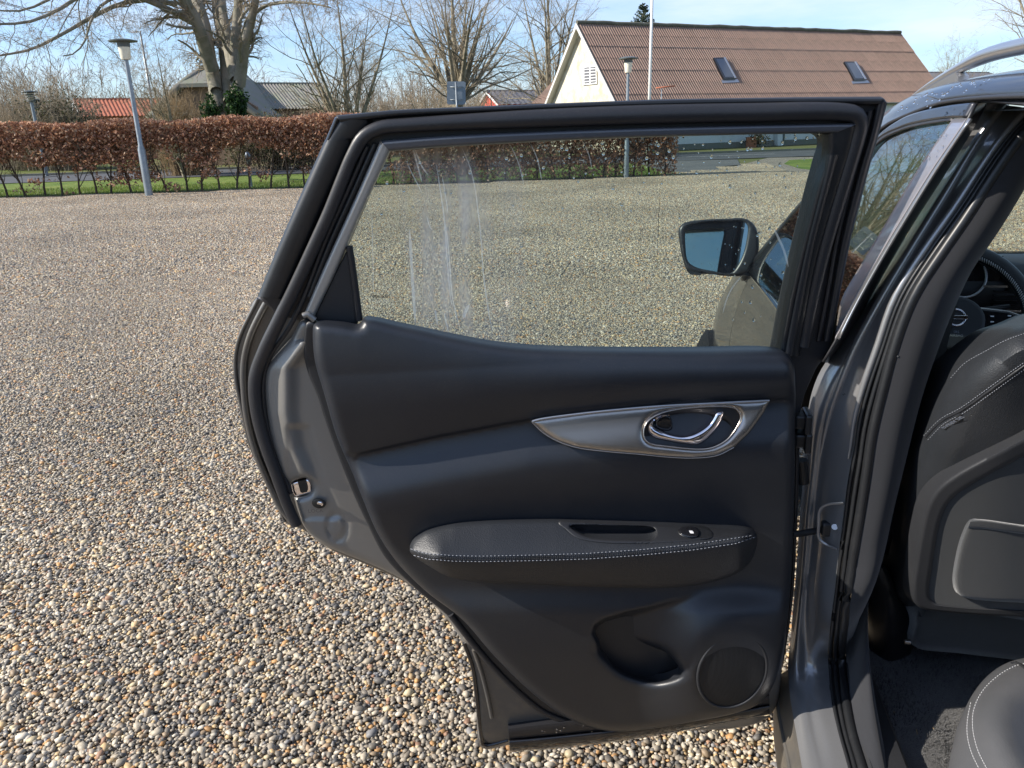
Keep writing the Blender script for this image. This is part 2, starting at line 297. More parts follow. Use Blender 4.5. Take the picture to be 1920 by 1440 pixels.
def relief(name, outline, w, m, parent, step=8, r=8, depth=.006, back=.012, smooth=True, holes=(), lines=(), surf=Dp, nrm=None, angle=50, hole_back=None, ostep=None):
    """A panel traced on its own real surface: outline, height over the surface, rounded rim and a skirt for thickness."""
    nrm = DN if nrm is None else nrm
    O = resample(outline, step=ostep or step, closed=True, smooth=smooth)
    H = [resample(h, step=ostep or step, closed=True) for h in holes]
    x0, y0 = O.min(0); x1, y1 = O.max(0)
    gx, gy = np.meshgrid(np.arange(x0, x1, step), np.arange(y0, y1, step*.87)); gx = gx+(np.arange(gx.shape[0]) % 2)[:, None]*step*.5
    gx = gx.ravel(); gy = gy.ravel(); k = inpoly(gx, gy, O) & (pdist(gx, gy, O) > step*.55)
    for h in H: k &= ~(inpoly(gx, gy, h)) & (pdist(gx, gy, h) > step*.55)
    gx, gy = gx[k], gy[k]
    RIM = np.zeros((0, 2))
    if r > 2:                           # rows of points along the rim so its rounding shades cleanly
        for q in [O]+H:
            t = np.roll(q, -1, 0)-np.roll(q, 1, 0); t /= np.linalg.norm(t, axis=1)[:, None]+1e-9; nn = np.stack([-t[:, 1], t[:, 0]], 1)
            for f_ in (.12, .35, .65, 1.0):
                for sg in (1, -1):
                    c = q+nn*sg*r*f_; kk = inpoly(c[:, 0], c[:, 1], O) & (pdist(c[:, 0], c[:, 1], O) > r*f_*.93)
                    for h in H: kk &= ~inpoly(c[:, 0], c[:, 1], h) & (pdist(c[:, 0], c[:, 1], h) > r*f_*.93)
                    RIM = np.vstack([RIM, c[kk]])
        kk = np.ones(len(gx), bool); dd = pdist(gx, gy, O)
        for h in H: dd = np.minimum(dd, pdist(gx, gy, h))
        kk = dd > r+step*.5; gx, gy = gx[kk], gy[kk]
    LN = [resample(q, step=step*.8) for q in lines]
    for q in LN:
        if len(RIM): RIM = RIM[pdist(RIM[:, 0], RIM[:, 1], q, False) > step*.35]
    for q in LN:
        k = pdist(gx, gy, q, False) > step*.35; gx, gy = gx[k], gy[k]
    V2 = [O]+H+LN; E = []; base = 0
    for i, q in enumerate(V2):
        n = len(q); cl = i <= len(H)
        E += [(base+j, base+(j+1) % n) for j in range(n if cl else n-1)]; base += n
    A = np.vstack(V2+[np.stack([gx, gy], 1), RIM])
    res = delaunay_2d_cdt([Vector(v) for v in A], E, [list(range(len(O)))], 1, 1e-4)
    A = np.array([tuple(v) for v in res[0]]); T = [f for f in res[2] if len(f) == 3]
    T = np.array(T); c = A[T].mean(1); k = inpoly(c[:, 0], c[:, 1], O)
    for h in H: k &= ~inpoly(c[:, 0], c[:, 1], h)
    T = T[k]
    X, Y = A[:, 0], A[:, 1]; d = pdist(X, Y, O)
    for h in H: d = np.minimum(d, pdist(X, Y, h))
    W = w(X, Y) if callable(w) else np.full(X.shape, float(w))
    if r > 0:
        q = np.clip(d/r, 0, 1); W = W-depth*(1-np.sqrt(np.maximum(0, 1-(1-q)**2)))
    P = surf(X, Y, W)
    # orient towards camera
    a, b, e = P[T[0, 0]], P[T[0, 1]], P[T[0, 2]]
    n = np.cross(b-a, e-a)
    if n@(C0-a) < 0: T = T[:, ::-1]
    ed = {}
    for f in T:
        for i in range(3):
            ed[(f[i], f[(i+1) % 3])] = 1
    bd = [e for e in ed if (e[1], e[0]) not in ed]
    idx = {}; Vn = list(P); F = [tuple(f) for f in T]
    if back > 0:
        for e in bd:
            for v in e:
                if v not in idx: idx[v] = len(Vn); Vn.append(P[v]-nrm*back)
        for a, b in bd: F.append((b, a, idx[a], idx[b]))
    return mesh(name, np.array(Vn), F, m, parent, angle=angle)
def tube(name, P, rad, m, parent, k=10, n=None, step=None, smooth=True, flat=1.0, up=None, caps=True, closed=False):
    V, F = tubegeo(P, rad, k, n, step, smooth, flat, up, caps, closed); return mesh(name, V, F, m, parent, angle=60)
def tubegeo(P, rad, k=10, n=None, step=None, smooth=True, flat=1.0, up=None, caps=True, closed=False):
    P = np.asarray(P, float)
    if n or step: P = resample(P, n=n, step=step, smooth=smooth, closed=closed)
    T = np.gradient(P, axis=0); 
    if closed: T = np.roll(P, -1, 0)-np.roll(P, 1, 0)
    T /= np.linalg.norm(T, axis=1)[:, None]+1e-12
    up = np.array(up if up is not None else (0, 0, 1.0)); rad = np.broadcast_to(np.asarray(rad, float), (len(P),))
    A = np.cross(T, up); ln = np.linalg.norm(A, axis=1)
    if ln.min() < 1e-3: A = np.cross(T, np.array((.31, .8, .1))); ln = np.linalg.norm(A, axis=1)
    A /= ln[:, None]; B = np.cross(A, T)
    th = np.arange(k)/k*2*math.pi
    V = P[:, None]+rad[:, None, None]*(A[:, None]*np.cos(th)[None, :, None]+B[:, None]*np.sin(th)[None, :, None]*flat)
    V = V.reshape(-1, 3); F = []; m = len(P)
    for i in range(m if closed else m-1):
        a = i*k; b = ((i+1) % m)*k
        for j in range(k): F.append((a+j, a+(j+1) % k, b+(j+1) % k, b+j))
    if caps and not closed: F.append(tuple(range(k))[::-1]); F.append(tuple(range((m-1)*k, m*k)))
    return V, F
def boxgeo(c, s, rot=None):
    V = np.array([(x, y, z) for x in (-.5, .5) for y in (-.5, .5) for z in (-.5, .5)])*np.array(s)
    if rot is not None: V = V@np.array(rot).T
    return V+np.array(c), [(0, 1, 3, 2), (4, 6, 7, 5), (0, 4, 5, 1), (2, 3, 7, 6), (0, 2, 6, 4), (1, 5, 7, 3)]
def join(parts):
    V, F, b = [], [], 0
    for v, f in parts:
        V.append(np.asarray(v)); F += [tuple(i+b for i in q) for q in f]; b += len(v)
    return np.vstack(V), F
def loft(name, curves, m, parent, nu=60, nv=6, smooth=True, thick=0, angle=60, flip=False):
    """curves: list of 3D polylines, blended smoothly across"""
    Cs = np.array([resample(c, n=nu) for c in curves])            # (k, nu, 3)
    if nv and len(curves) > 2:
        tot = (len(curves)-1)*nv+1
        Cs = np.stack([resample(Cs[:, i], n=tot) for i in range(nu)], 1)
    k = Cs.shape[0]; V = Cs.reshape(-1, 3); F = []
    for i in range(k-1):
        for j in range(nu-1):
            q = (i*nu+j, i*nu+j+1, (i+1)*nu+j+1, (i+1)*nu+j); F.append(q[::-1] if flip else q)
    o = mesh(name, V, F, m, parent, angle=angle)
    if thick:
        s = o.modifiers.new('thickness', 'SOLIDIFY'); s.thickness = thick; s.offset = -1
    return o
def ribbon(name, A, B, w0, m, parent, k=9, n=None, bulge=.006, back=.02, prof=None, step=6, surf=None, nrm=None, angle=70):
    """strip between two traced edges with a rounded section and skirts"""
    surf = surf or Dp; nrm = DN if nrm is None else nrm
    A = np.array(A, float); B = np.array(B, float); n = n or max(int(np.linalg.norm(np.diff(A, axis=0), axis=1).sum()/step), 4)
    A = resample(A, n=n); B = resample(B, n=n); t = np.linspace(0, 1, k); rows = []
    for q in t:
        P = A*(1-q)+B*q; w_ = w0(P[:, 0], P[:, 1]) if callable(w0) else w0
        rows.append(surf(P[:, 0], P[:, 1], w_+(prof(q) if prof else bulge*math.sqrt(max(0, 1-(2*q-1)**2)**.8))))
    rows = [rows[0]-nrm*back]+rows+[rows[-1]-nrm*back]; V = np.vstack(rows); F = [(i*n+j, (i+1)*n+j, (i+1)*n+j+1, i*n+j+1) for i in range(len(rows)-1) for j in range(n-1)]
    for j in (0, n-1): F.append(tuple(i*n+j for i in range(len(rows))))
    return mesh(name, V, F, m, parent, angle=angle)
def prism(poly, a, b):
    """extrude planar 3D polygon by vector"""
    P = np.asarray(poly, float); n = len(P); V = np.vstack([P+np.asarray(a), P+np.asarray(b)])
    F = [tuple(range(n))[::-1], tuple(range(n, 2*n))]+[(i, (i+1) % n, n+(i+1) % n, n+i) for i in range(n)]
    return V, F
# ================================================================== GROUND
def sheet(name, pts, z, m, kind='structure'):
    P = [(p[0], p[1], z) for p in pts]; n = len(P)
    res = delaunay_2d_cdt([Vector(p[:2]) for p in P], [], [list(range(n))], 1, 1e-5); T = [tuple(f) for f in res[2]]
    o = mesh(name, [(v[0], v[1], z) for v in res[0]], T, m, None, smooth=False); return tag(o, kind=kind)
def g2(x, y): return GZ(float(x), float(y))[:2]
mat('field', (.10, .13, .035), .95, spec=.1, var=(.05, (.16, .13, .07), .4, .65))
sheet('ground', [(-900, -300), (900, -300), (900, 1500), (-900, 1500)], -.03, 'field')
H0, H1 = g2(0, 372), g2(1272, 330); hv = (H1-H0)/np.linalg.norm(H1-H0); hn = np.array([-hv[1], hv[0]])       # hedge line, hn points away from camera
HL = H0-hv*9.0; Hlen = np.linalg.norm(H1-HL)
RA, RB, RC, RD = g2(1275, 301), g2(1550, 291), g2(1275, 284), g2(1550, 277)
rv = (RB-RA)/np.linalg.norm(RB-RA); rv2 = (hv*1.2+rv)/np.linalg.norm(hv*1.2+rv); rn = np.array([-rv2[1], rv2[0]]); wid = 7.0
near0 = RA-rv2*80; near1 = RA+rv2*60
sheet('asphalt_road', [near0, near1, near1+rn*wid, near0+rn*wid], .003, 'asphalt')
for i in range(-9, 9):
    a = RA+rv2*(i*9.0+1.5)+rn*wid*.5; sheet('road_marking', [a, a+rv2*4.5, a+rv2*4.5+rn*.11, a+rn*.11], .007, 'road_paint')
sheet('driveway', [g2(1255, 324), g2(1330, 321), g2(1352, 318), g2(1350, 312), g2(1388, 309), g2(1388, 299)+rn*.3, RA-rv2*2+rn*.3], -.001, 'asphalt_light')
rgt = RA+rv2*16-rn*.2
sheet('gravel_lot', [(-60, -40), (40, -40), (40, 8), (16, 18), tuple(g2(1560, 322)), tuple(g2(1500, 316)), tuple(g2(1470, 307)), tuple(g2(1480, 300)), tuple(g2(1550, 296)), tuple(g2(1560, 293)), tuple(RA+rv2*4-rn*.1), tuple(g2(1352, 318)), tuple(g2(1255, 324)), tuple(H1+hn*.2), tuple(HL-hv*30+hn*.2)], -.005, 'gravel_bed')
sheet('verge_grass', [HL-hv*30+hn*.25, H1+hn*.25+hv*.3, H1+hn*2.4+hv*.3, RA-rv2*1.5-rn*.05, near0-rn*.05], -.016, 'grass_base')
sheet('far_grass', [near0+rn*(wid+.05), near1+rn*(wid+.05), near1+rn*22, near0+rn*22], -.016, 'field')
sheet('side_grass', [tuple(g2(1500, 316)), tuple(g2(1470, 307)), tuple(g2(1480, 300)), tuple(g2(1550, 296)), tuple(g2(1700, 294)), (16, 18), tuple(g2(1560, 322))], -.001, 'grass_base')
sheet('hedge_soil', [HL-hn*.35, H1-hn*.35, H1+hn*1.1, HL+hn*1.1], -.001, 'soil')

# pebble tiles
ICO = {}
for lv in (1, 2):
    b = bmesh.new(); bmesh.ops.create_icosphere(b, subdivisions=lv, radius=1); ICO[lv] = (np.array([v.co[:] for v in b.verts]), np.array([[v.index for v in f.verts] for f in b.faces])); b.free()
PAL = np.array([(.36, .31, .255), (.30, .25, .20), (.19, .165, .14), (.13, .12, .115), (.46, .395, .315), (.53, .47, .40), (.48, .34, .19), (.50, .28, .12), (.36, .21, .14), (.34, .25, .17), (.55, .45, .30), (.24, .23, .235)])
PW = np.array([.14, .13, .11, .09, .14, .12, .06, .035, .03, .07, .05, .035]); PW /= PW.sum()
def pebble_tile(i, size, sp, lv, k):
    rg = np.random.default_rng(50+i); n = int(size/sp); bv, bf = ICO[lv]
    gx, gy = np.meshgrid(np.arange(n), np.arange(n)); x = (gx.ravel()+rg.uniform(0, 1, n*n))*sp-size/2; y = (gy.ravel()+rg.uniform(0, 1, n*n))*sp-size/2
    m = len(x); r = sp*k*np.exp(rg.normal(0, .30, m)); big = rg.random(m) < .012; r[big] *= 1.7; r = np.minimum(r, sp*1.5)
    ax = np.stack([r*rg.uniform(1.0, 1.55, m), r*rg.uniform(.75, 1.05, m), r*rg.uniform(.36, .7, m)], 1)
    V = bv[None]*(1+rg.normal(0, .07, (m, len(bv), 1)))*ax[:, None]
    th = rg.uniform(0, 6.28, m); ti = rg.normal(0, .35, m); c, s, ct, st = np.cos(th), np.sin(th), np.cos(ti), np.sin(ti)
    X, Y, Z = V[..., 0], V[..., 1], V[..., 2]; X, Z = X*ct[:, None]+Z*st[:, None], -X*st[:, None]+Z*ct[:, None]; X, Y = X*c[:, None]-Y*s[:, None], X*s[:, None]+Y*c[:, None]
    z = ax[:, 2]*.35+rg.uniform(-.004, .007, m)*(sp/.02)
    V = np.stack([X+x[:, None], Y+y[:, None], Z+z[:, None]], -1).reshape(-1, 3)
    F = (bf[None]+np.arange(m)[:, None, None]*len(bv)).reshape(-1, 3)
    col = PAL[rg.choice(len(PAL), m, p=PW)]*rg.uniform(.72, 1.2, (m, 1))*np.array([1.0, .985, .90]); col = np.repeat(col[:, None], len(bv), 1).reshape(-1, 3)
    me = bpy.data.meshes.new('pebble_tile'); me.vertices.add(len(V)); me.vertices.foreach_set('co', V.ravel()); nf = len(F); me.loops.add(nf*3); me.loops.foreach_set('vertex_index', F.ravel().astype(np.int32))
    me.polygons.add(nf); me.polygons.foreach_set('loop_start', np.arange(0, nf*3, 3, dtype=np.int32)); me.update(calc_edges=True); me.polygons.foreach_set('use_smooth', [True]*nf)
    a = me.color_attributes.new('c', 'FLOAT_COLOR', 'POINT'); c4 = np.ones((len(V), 4)); c4[:, :3] = col; a.data.foreach_set('color', c4.ravel()); me.materials.append(MATS['pebble'])
    return bpy.data.objects.new('pebble_tile', me)
def scatter_object(name, kids, pts, idx, rots, scl=None):
    co = bpy.data.collections.new(name+'_kinds')
    for k in kids: co.objects.link(k)
    me = bpy.data.meshes.new(name); me.from_pydata([tuple(p) for p in pts], [], []); 
    a = me.attributes.new('idx', 'INT', 'POINT'); a.data.foreach_set('value', np.array(idx, np.int32)); a = me.attributes.new('rot', 'FLOAT_VECTOR', 'POINT'); a.data.foreach_set('vector', np.array(rots, float).ravel())
    o = bpy.data.objects.new(name, me); S.collection.objects.link(o)
    ng = bpy.data.node_groups.new(name, 'GeometryNodeTree'); ng.interface.new_socket('Geometry', in_out='INPUT', socket_type='NodeSocketGeometry'); ng.interface.new_socket('Geometry', in_out='OUTPUT', socket_type='NodeSocketGeometry')
    gi, go = ng.nodes.new('NodeGroupInput'), ng.nodes.new('NodeGroupOutput'); ci = ng.nodes.new('GeometryNodeCollectionInfo'); ci.inputs[0].default_value = co; ci.inputs[1].default_value = True; ci.inputs[2].default_value = True
    ip = ng.nodes.new('GeometryNodeInstanceOnPoints'); ip.inputs['Pick Instance'].default_value = True
    a1 = ng.nodes.new('GeometryNodeInputNamedAttribute'); a1.data_type = 'INT'; a1.inputs[0].default_value = 'idx'; a2 = ng.nodes.new('GeometryNodeInputNamedAttribute'); a2.data_type = 'FLOAT_VECTOR'; a2.inputs[0].default_value = 'rot'
    L = ng.links.new; L(gi.outputs[0], ip.inputs['Points']); L(ci.outputs[0], ip.inputs['Instance']); L(a1.outputs[0], ip.inputs['Instance Index']); L(a2.outputs[0], ip.inputs['Rotation']); L(ip.outputs[0], go.inputs[0])
    md = o.modifiers.new('scatter', 'NODES'); md.node_group = ng; return o
fine = [pebble_tile(i, 1.0, .0102, 1, .64) for i in range(3)]; coarse = [pebble_tile(10+i, 1.0, .0150, 1, .62) for i in range(4)]
def lot(x, y):
    p = np.array([x, y]); d = (p-H0)@hn
    if (p-H1)@hv < 0: return d < -.0
    return (p-RA)@rn < -.6 and x < 16 and not (inpoly(np.array([x]), np.array([y]), np.array([g2(1255, 326), g2(1388, 312), g2(1400, 297), RA-rv2*3]))[0]) and not inpoly(np.array([x]), np.array([y]), np.array([g2(1495, 322), g2(1455, 307), g2(1470, 297), g2(1560, 292), g2(1800, 292), (16, 18), g2(1600, 330)]))[0]
pf, pc = [], []
for X in np.arange(-6, 3):
    for Y in np.arange(0, 8): pf.append((X+.5, Y+.5, 0))
for X in np.arange(-34, 14):
    for Y in np.arange(-5, 32):
        if -6 <= X < 3 and 0 <= Y < 8: continue
        if lot(X+.5, Y+.5): pc.append((X+.5, Y+.5, 0))
pc += [(3.99, y, 0) for y in (1, 3, 5, 7)] if 0 else []
kids = fine+coarse
for i, k in enumerate(kids): k.name = 'pebble_tile_%02d' % i
pts = pf+pc; idx = [random.randrange(3) for _ in pf]+[3+random.randrange(4) for _ in pc]
gr = scatter_object('gravel', kids, pts, idx, [(0, 0, random.randrange(4)*math.pi/2) for _ in pts]); tag(gr, 'rounded multicoloured pebbles covering the parking lot', kind='stuff')

# ================================================================== HEDGE
from mathutils import noise
def vplane(x, y, P, n2):                 # sight line met with the upright plane through P
    n = np.array([n2[0], n2[1], 0]); return onplane(x, y, n, np.array([P[0], P[1], 0])@n)
htop = float(vplane(300., 224., H0, hn)[2])
hedge = empty('beech_hedge', (*((HL+H1)/2), 0), 'long clipped beech hedge with copper brown dead leaves edging the gravel lot', 'hedge')
n = 110000; s = rng.uniform(0, Hlen, n); z = rng.beta(1.5, .9, n)*htop; t = rng.uniform(0, .85, n); keep = np.zeros(n, bool)
endb = s > Hlen-8.5
for i in range(n):
    v = noise.noise((s[i]*.9, z[i]*1.5, 3.1))*.5+noise.noise((s[i]*2.7, z[i]*2.7, t[i]*2.))*.42; zz = z[i]/htop
    th = -.30 if zz > .66 else (-.06 if zz > .42 else (.16 if zz > .17 else .20))
    if endb[i]: th -= .45
    keep[i] = v > th and z[i] > .05
z = z+.05*np.sin(s*2.1)*(z > htop-.25)+rng.normal(0, .02, n)
s, z, t = s[keep], z[keep], t[keep]; n = len(s)
cpos = np.stack([HL[0]+hv[0]*s+hn[0]*t, HL[1]+hv[1]*s+hn[1]*t, z], 1)
def leaves(c, size, pal, bend=.25, seed=1):
    rg = np.random.default_rng(seed); n = len(c); a = rg.normal(0, 1, (n, 3)); a /= np.linalg.norm(a, axis=1)[:, None]; b = rg.normal(0, 1, (n, 3)); b -= (b*a).sum(1)[:, None]*a; b /= np.linalg.norm(b, axis=1)[:, None]; q = np.cross(a, b)
    L = size*rg.uniform(.6, 1.2, (n, 1)); V = np.stack([c-a*L, c+b*L*.55+q*L*bend, c+a*L, c-b*L*.55+q*L*bend], 1).reshape(-1, 3)
    F = np.arange(4*n).reshape(-1, 4); F = np.concatenate([F[:, [0, 1, 2]], F[:, [0, 2, 3]]]); col = pal[rg.integers(0, len(pal), n)]*rg.uniform(.7, 1.25, (n, 1))
    return V, F, np.repeat(col, 4, 0)
BPAL = np.array([(.42, .22, .125), (.33, .165, .10), (.50, .29, .175), (.23, .12, .08), (.58, .40, .27), (.38, .20, .13)])
V, F, c_ = leaves(cpos, .056, BPAL); tag(mesh('foliage', V, F, 'beech_leaf', hedge, smooth=False, cols=c_), kind='stuff')
def tubesbatch(P, Rr, k):                # P (n,m,3), Rr (n,m)
    n, m, _ = P.shape; T = P[:, -1]-P[:, 0]; T /= np.linalg.norm(T, axis=1)[:, None]+1e-9; ref = np.where(np.abs(T[:, 2:3]) > .8, [[1., 0, 0]], [[0, 0, 1.]]); A = np.cross(T, ref); A /= np.linalg.norm(A, axis=1)[:, None]; B = np.cross(A, T)
    th = np.arange(k)/k*2*math.pi; D_ = A[:, None, None]*np.cos(th)[None, None, :, None]+B[:, None, None]*np.sin(th)[None, None, :, None]
    V = P[:, :, None]+Rr[:, :, None, None]*D_; V = V.reshape(-1, 3)
    i = np.arange(n)[:, None, None]*m*k; j = np.arange(m-1)[None, :, None]*k; q = np.arange(k)[None, None]; q2 = (q+1) % k
    F = np.stack([i+j+q, i+j+q2, i+j+k+q2, i+j+k+q], -1).reshape(-1, 4); return V, F
def growb(st, d, L, m, wob, grav, rg):
    n = len(st); d = d/np.linalg.norm(d, axis=1)[:, None]; P = [st]; step = (L/m)[:, None]
    for i in range(m):
        d = d+rg.normal(0, wob, (n, 3))+np.array([0, 0, grav]); d /= np.linalg.norm(d, axis=1)[:, None]; P.append(P[-1]+d*step)
    return np.stack(P, 1)
def spawn(P, Rr, L, per, ang, rg, t0=.25, lf=.5, rf=.55, up=.0):
    n, m, _ = P.shape; pi = np.repeat(np.arange(n), per); t = rg.uniform(t0, 1, len(pi))*(m-1)*.999; i0 = t.astype(int); f = (t-i0)[:, None]
    st = P[pi, i0]*(1-f)+P[pi, i0+1]*f; d = P[pi, i0+1]-P[pi, i0]; d /= np.linalg.norm(d, axis=1)[:, None]+1e-9
    r = rg.normal(0, 1, d.shape); r -= (r*d).sum(1)[:, None]*d; r /= np.linalg.norm(r, axis=1)[:, None]; a = np.clip(rg.normal(ang, .2, len(pi)), .15, 1.5)[:, None]
    d2 = d*np.cos(a)+r*np.sin(a)+np.array([0, 0, up]); rad = (Rr[pi, i0]*(1-f[:, 0])+Rr[pi, i0+1]*f[:, 0])*rf
    return st, d2, L[pi]*lf*rg.uniform(.6, 1.25, len(pi))*(1.15-.45*t/(m-1)), rad
def merge(parts):
    V, F, b = [], [], 0
    for v, f in parts: V.append(v); F.append(f+b); b += len(v)
    return np.vstack(V), np.vstack(F)
# hedge stems: every plant its own part
rg = np.random.default_rng(5); meshes = []
for kx in range(8):
    h = htop*.8; P0 = growb(np.zeros((1, 3)), np.array([[rg.normal(0, .1), 0, 1.]]), np.array([h]), 7, .08, .05, rg); R0 = np.linspace(.034, .008, 8)[None]
    a = spawn(P0, R0, np.array([h]), 9, .7, rg, .12, .5, .5, .2); P1_ = growb(a[0], a[1], a[2], 4, .16, .06, rg); R1 = a[3][:, None]*np.linspace(1, .3, 5)
    b = spawn(P1_, R1, a[2], 4, .8, rg, .2, .55, .5); P2_ = growb(b[0], b[1], b[2], 3, .2, .0, rg); R2 = b[3][:, None]*np.linspace(1, .3, 4)+.0015
    V, F = merge([tubesbatch(P0, R0, 6), tubesbatch(P1_, R1, 4), tubesbatch(P2_, R2, 3)])
    o = mesh('stem', V, F, 'hedge_stem', hedge, smooth=True); meshes.append(o.data); bpy.data.objects.remove(o)
x = .2
while x < Hlen-.1:
    o = bpy.data.objects.new('stem', meshes[random.randrange(8)]); link(o, hedge); p = HL+hv*x+hn*(.42+random.uniform(-.1, .1)); o.location = (p[0], p[1], 0); o.rotation_euler = (0, 0, random.uniform(0, 6)); o.scale = (1, 1, random.uniform(.9, 1.08)); x += random.uniform(.38, .62)
# grass blades on the verge and clumps at the hedge foot
def blades(pos, h, seed, pal):
    rg = np.random.default_rng(seed); n = len(pos); a = rg.normal(0, 1, (n, 3)); a[:, 2] = 0; a /= np.linalg.norm(a, axis=1)[:, None]; b = rg.normal(0, .4, (n, 3)); b[:, 2] = 1; hh = h*rg.uniform(.5, 1.3, (n, 1))
    V = np.stack([pos-a*.009, pos+a*.009, pos+b*hh], 1).reshape(-1, 3); return V, np.arange(3*n).reshape(-1, 3), np.repeat(pal[rg.integers(0, len(pal), n)], 3, 0)
GP = np.array([(.13, .21, .035), (.18, .26, .05), (.10, .16, .03), (.26, .27, .09)])
n = 42000; s = rng.uniform(-1, Hlen+.4, n); t = rng.uniform(.25, 4.2, n)**1.0; pos = np.stack([HL[0]+hv[0]*s+hn[0]*t, HL[1]+hv[1]*s+hn[1]*t, np.full(n, -.016)], 1)
V, F, c_ = blades(pos, .075, 3, GP); tag(mesh('grass', V, F, 'grass_blade', None, smooth=False, cols=c_), 'bright green grass verge behind the beech hedge', kind='stuff')

# ================================================================== TREES
def limbs_px(lines, D, rg):              # lines: ([(px,py)...], r0, r1, dD)
    out = []
    for pts, r0_, r1_, dD in lines:
        q = resample(np.array(pts, float), n=14); out.append((FD(q[:, 0], q[:, 1], D+np.linspace(0, dD, 14)), np.linspace(r0_, r1_, 14)))
    return out
def make_tree(name, label, limbs, levels, seed, barkm='bark', twigm='twig', group=None, cat='tree', base=None, k1=8):
    rg = np.random.default_rng(seed); P = np.stack([a for a, b in limbs]); Rr = np.stack([b for a, b in limbs])
    b0 = P[np.argmin(P[:, 0, 2]), 0]; root = empty(name, (b0[0], b0[1], 0), label, cat, group)
    V, F = tubesbatch2(P, Rr, k1); mesh('trunk', V, F, barkm, root)
    L = np.linalg.norm(np.diff(P, axis=1), axis=2).sum(1); parts = []; cp, cr_, cl = P, Rr, L; allp = []
    for i, (per, ang, lf, rf, m_, wob, grav, k, t0, up) in enumerate(levels):
        st, d, l_, r_ = spawn(cp, cr_, cl, per, ang, rg, t0, lf, rf, up); cp = growb(st, d, l_, m_, wob, grav, rg); r_ = np.maximum(r_, .0045); cr_ = r_[:, None]*np.linspace(1, .35, m_+1); cl = l_
        parts.append(tubesbatch(cp, cr_, k))
    V, F = merge(parts[:1]); mesh('branches', V, F, barkm, root)
    V, F = merge(parts[1:]); mesh('crown', V, F, twigm, root)
    return root
def tubesbatch2(P, Rr, k):
    parts = []
    for p, r in zip(P, Rr):
        v, f = tubegeo(p, r, k, caps=False); parts.append((np.array(v), np.array(f)))
    return merge(parts)
rgl = np.random.default_rng(9)
# big multi-stemmed beech
bl = [([(412, 222), (408, 190), (402, 150), (393, 110), (388, 70), (380, 30), (360, -20), (340, -90)], .28, .13, 2), ([(398, 130), (384, 90), (372, 50), (352, 10), (320, -30), (270, -70)], .26, .08, -2), ([(405, 170), (392, 120), (384, 100), (376, 60), (360, 20), (350, -40)], .2, .08, 3),
      ([(446, 220), (447, 180), (441, 150), (440, 110), (443, 60), (446, 20), (450, -50), (455, -120)], .24, .10, 1), ([(448, 160), (454, 120), (458, 90), (468, 50), (478, 10), (486, -40)], .22, .08, -1), ([(444, 150), (434, 110), (426, 70), (418, 30), (412, -30), (400, -100)], .24, .09, 3),
      ([(430, 190), (424, 150), (420, 110), (414, 70), (404, 20), (398, -60)], .2, .08, 4), ([(378, 50), (350, 36), (320, 20), (290, 6), (240, -12), (190, -30)], .13, .06, -3),
      ([(330, 8), (280, 0), (230, 6), (180, 28), (120, 62), (60, 92), (0, 104), (-40, 110)], .09, .02, -5), ([(300, -10), (240, -40), (170, -20), (110, 18), (50, 42), (-10, 46), (-60, 60)], .09, .02, -6), ([(320, -20), (230, -60), (140, -30), (90, 0), (40, 20), (-20, 18)], .09, .02, -3),
      ([(290, -20), (230, -10), (190, 10), (170, 40), (160, 75), (140, 100), (118, 105)], .07, .015, -5), ([(470, 30), (500, 10), (540, 4), (580, 6), (620, 14)], .07, .02, -3), ([(300, -30), (200, -70), (80, -50), (0, -20), (-60, 0)], .09, .02, -2),
      ([(450, 0), (500, -50), (560, -60), (630, -40)], .1, .03, -4), ([(360, 20), (300, -40), (220, -110), (150, -140)], .13, .05, -2)]
LV = [(10, .75, .34, .36, 7, .17, -.03, 5, .18, .05), (8, .8, .5, .42, 5, .2, -.06, 3, .15, 0), (6, .8, .5, .5, 4, .22, -.05, 3, .2, 0), (2, .7, .55, .6, 2, .2, -.03, 3, .2, 0)]
big = make_tree('beech_tree', 'large bare beech with several pale trunks and ivy at its foot, behind the hedge', limbs_px(bl, 29, rgl), LV, 21, 'bark_beech', 'twig')
c = FD(445., 200., 28.5); n = 3600; q = rng.normal(0, 1, (n, 3)); q /= np.linalg.norm(q, axis=1)[:, None]; q *= rng.uniform(.25, 1.1, (n, 1))*(1+.35*np.sin(q[:, :1]*5+1)*np.cos(q[:, 2:3]*6)); q = q*np.array([.34, .34, .7])+c+np.array([0, 0, -.1]); c2 = FD(402., 212., 28.6); q[:1300] = q[:1300]-c+c2+np.array([-.1, 0, -.1]); 
V, F, c_ = leaves(q, .075, np.array([(.03, .07, .02), (.06, .12, .03), (.02, .045, .015)]), seed=8); mesh('ivy', V, F, 'beech_leaf', big, smooth=False, cols=c_)
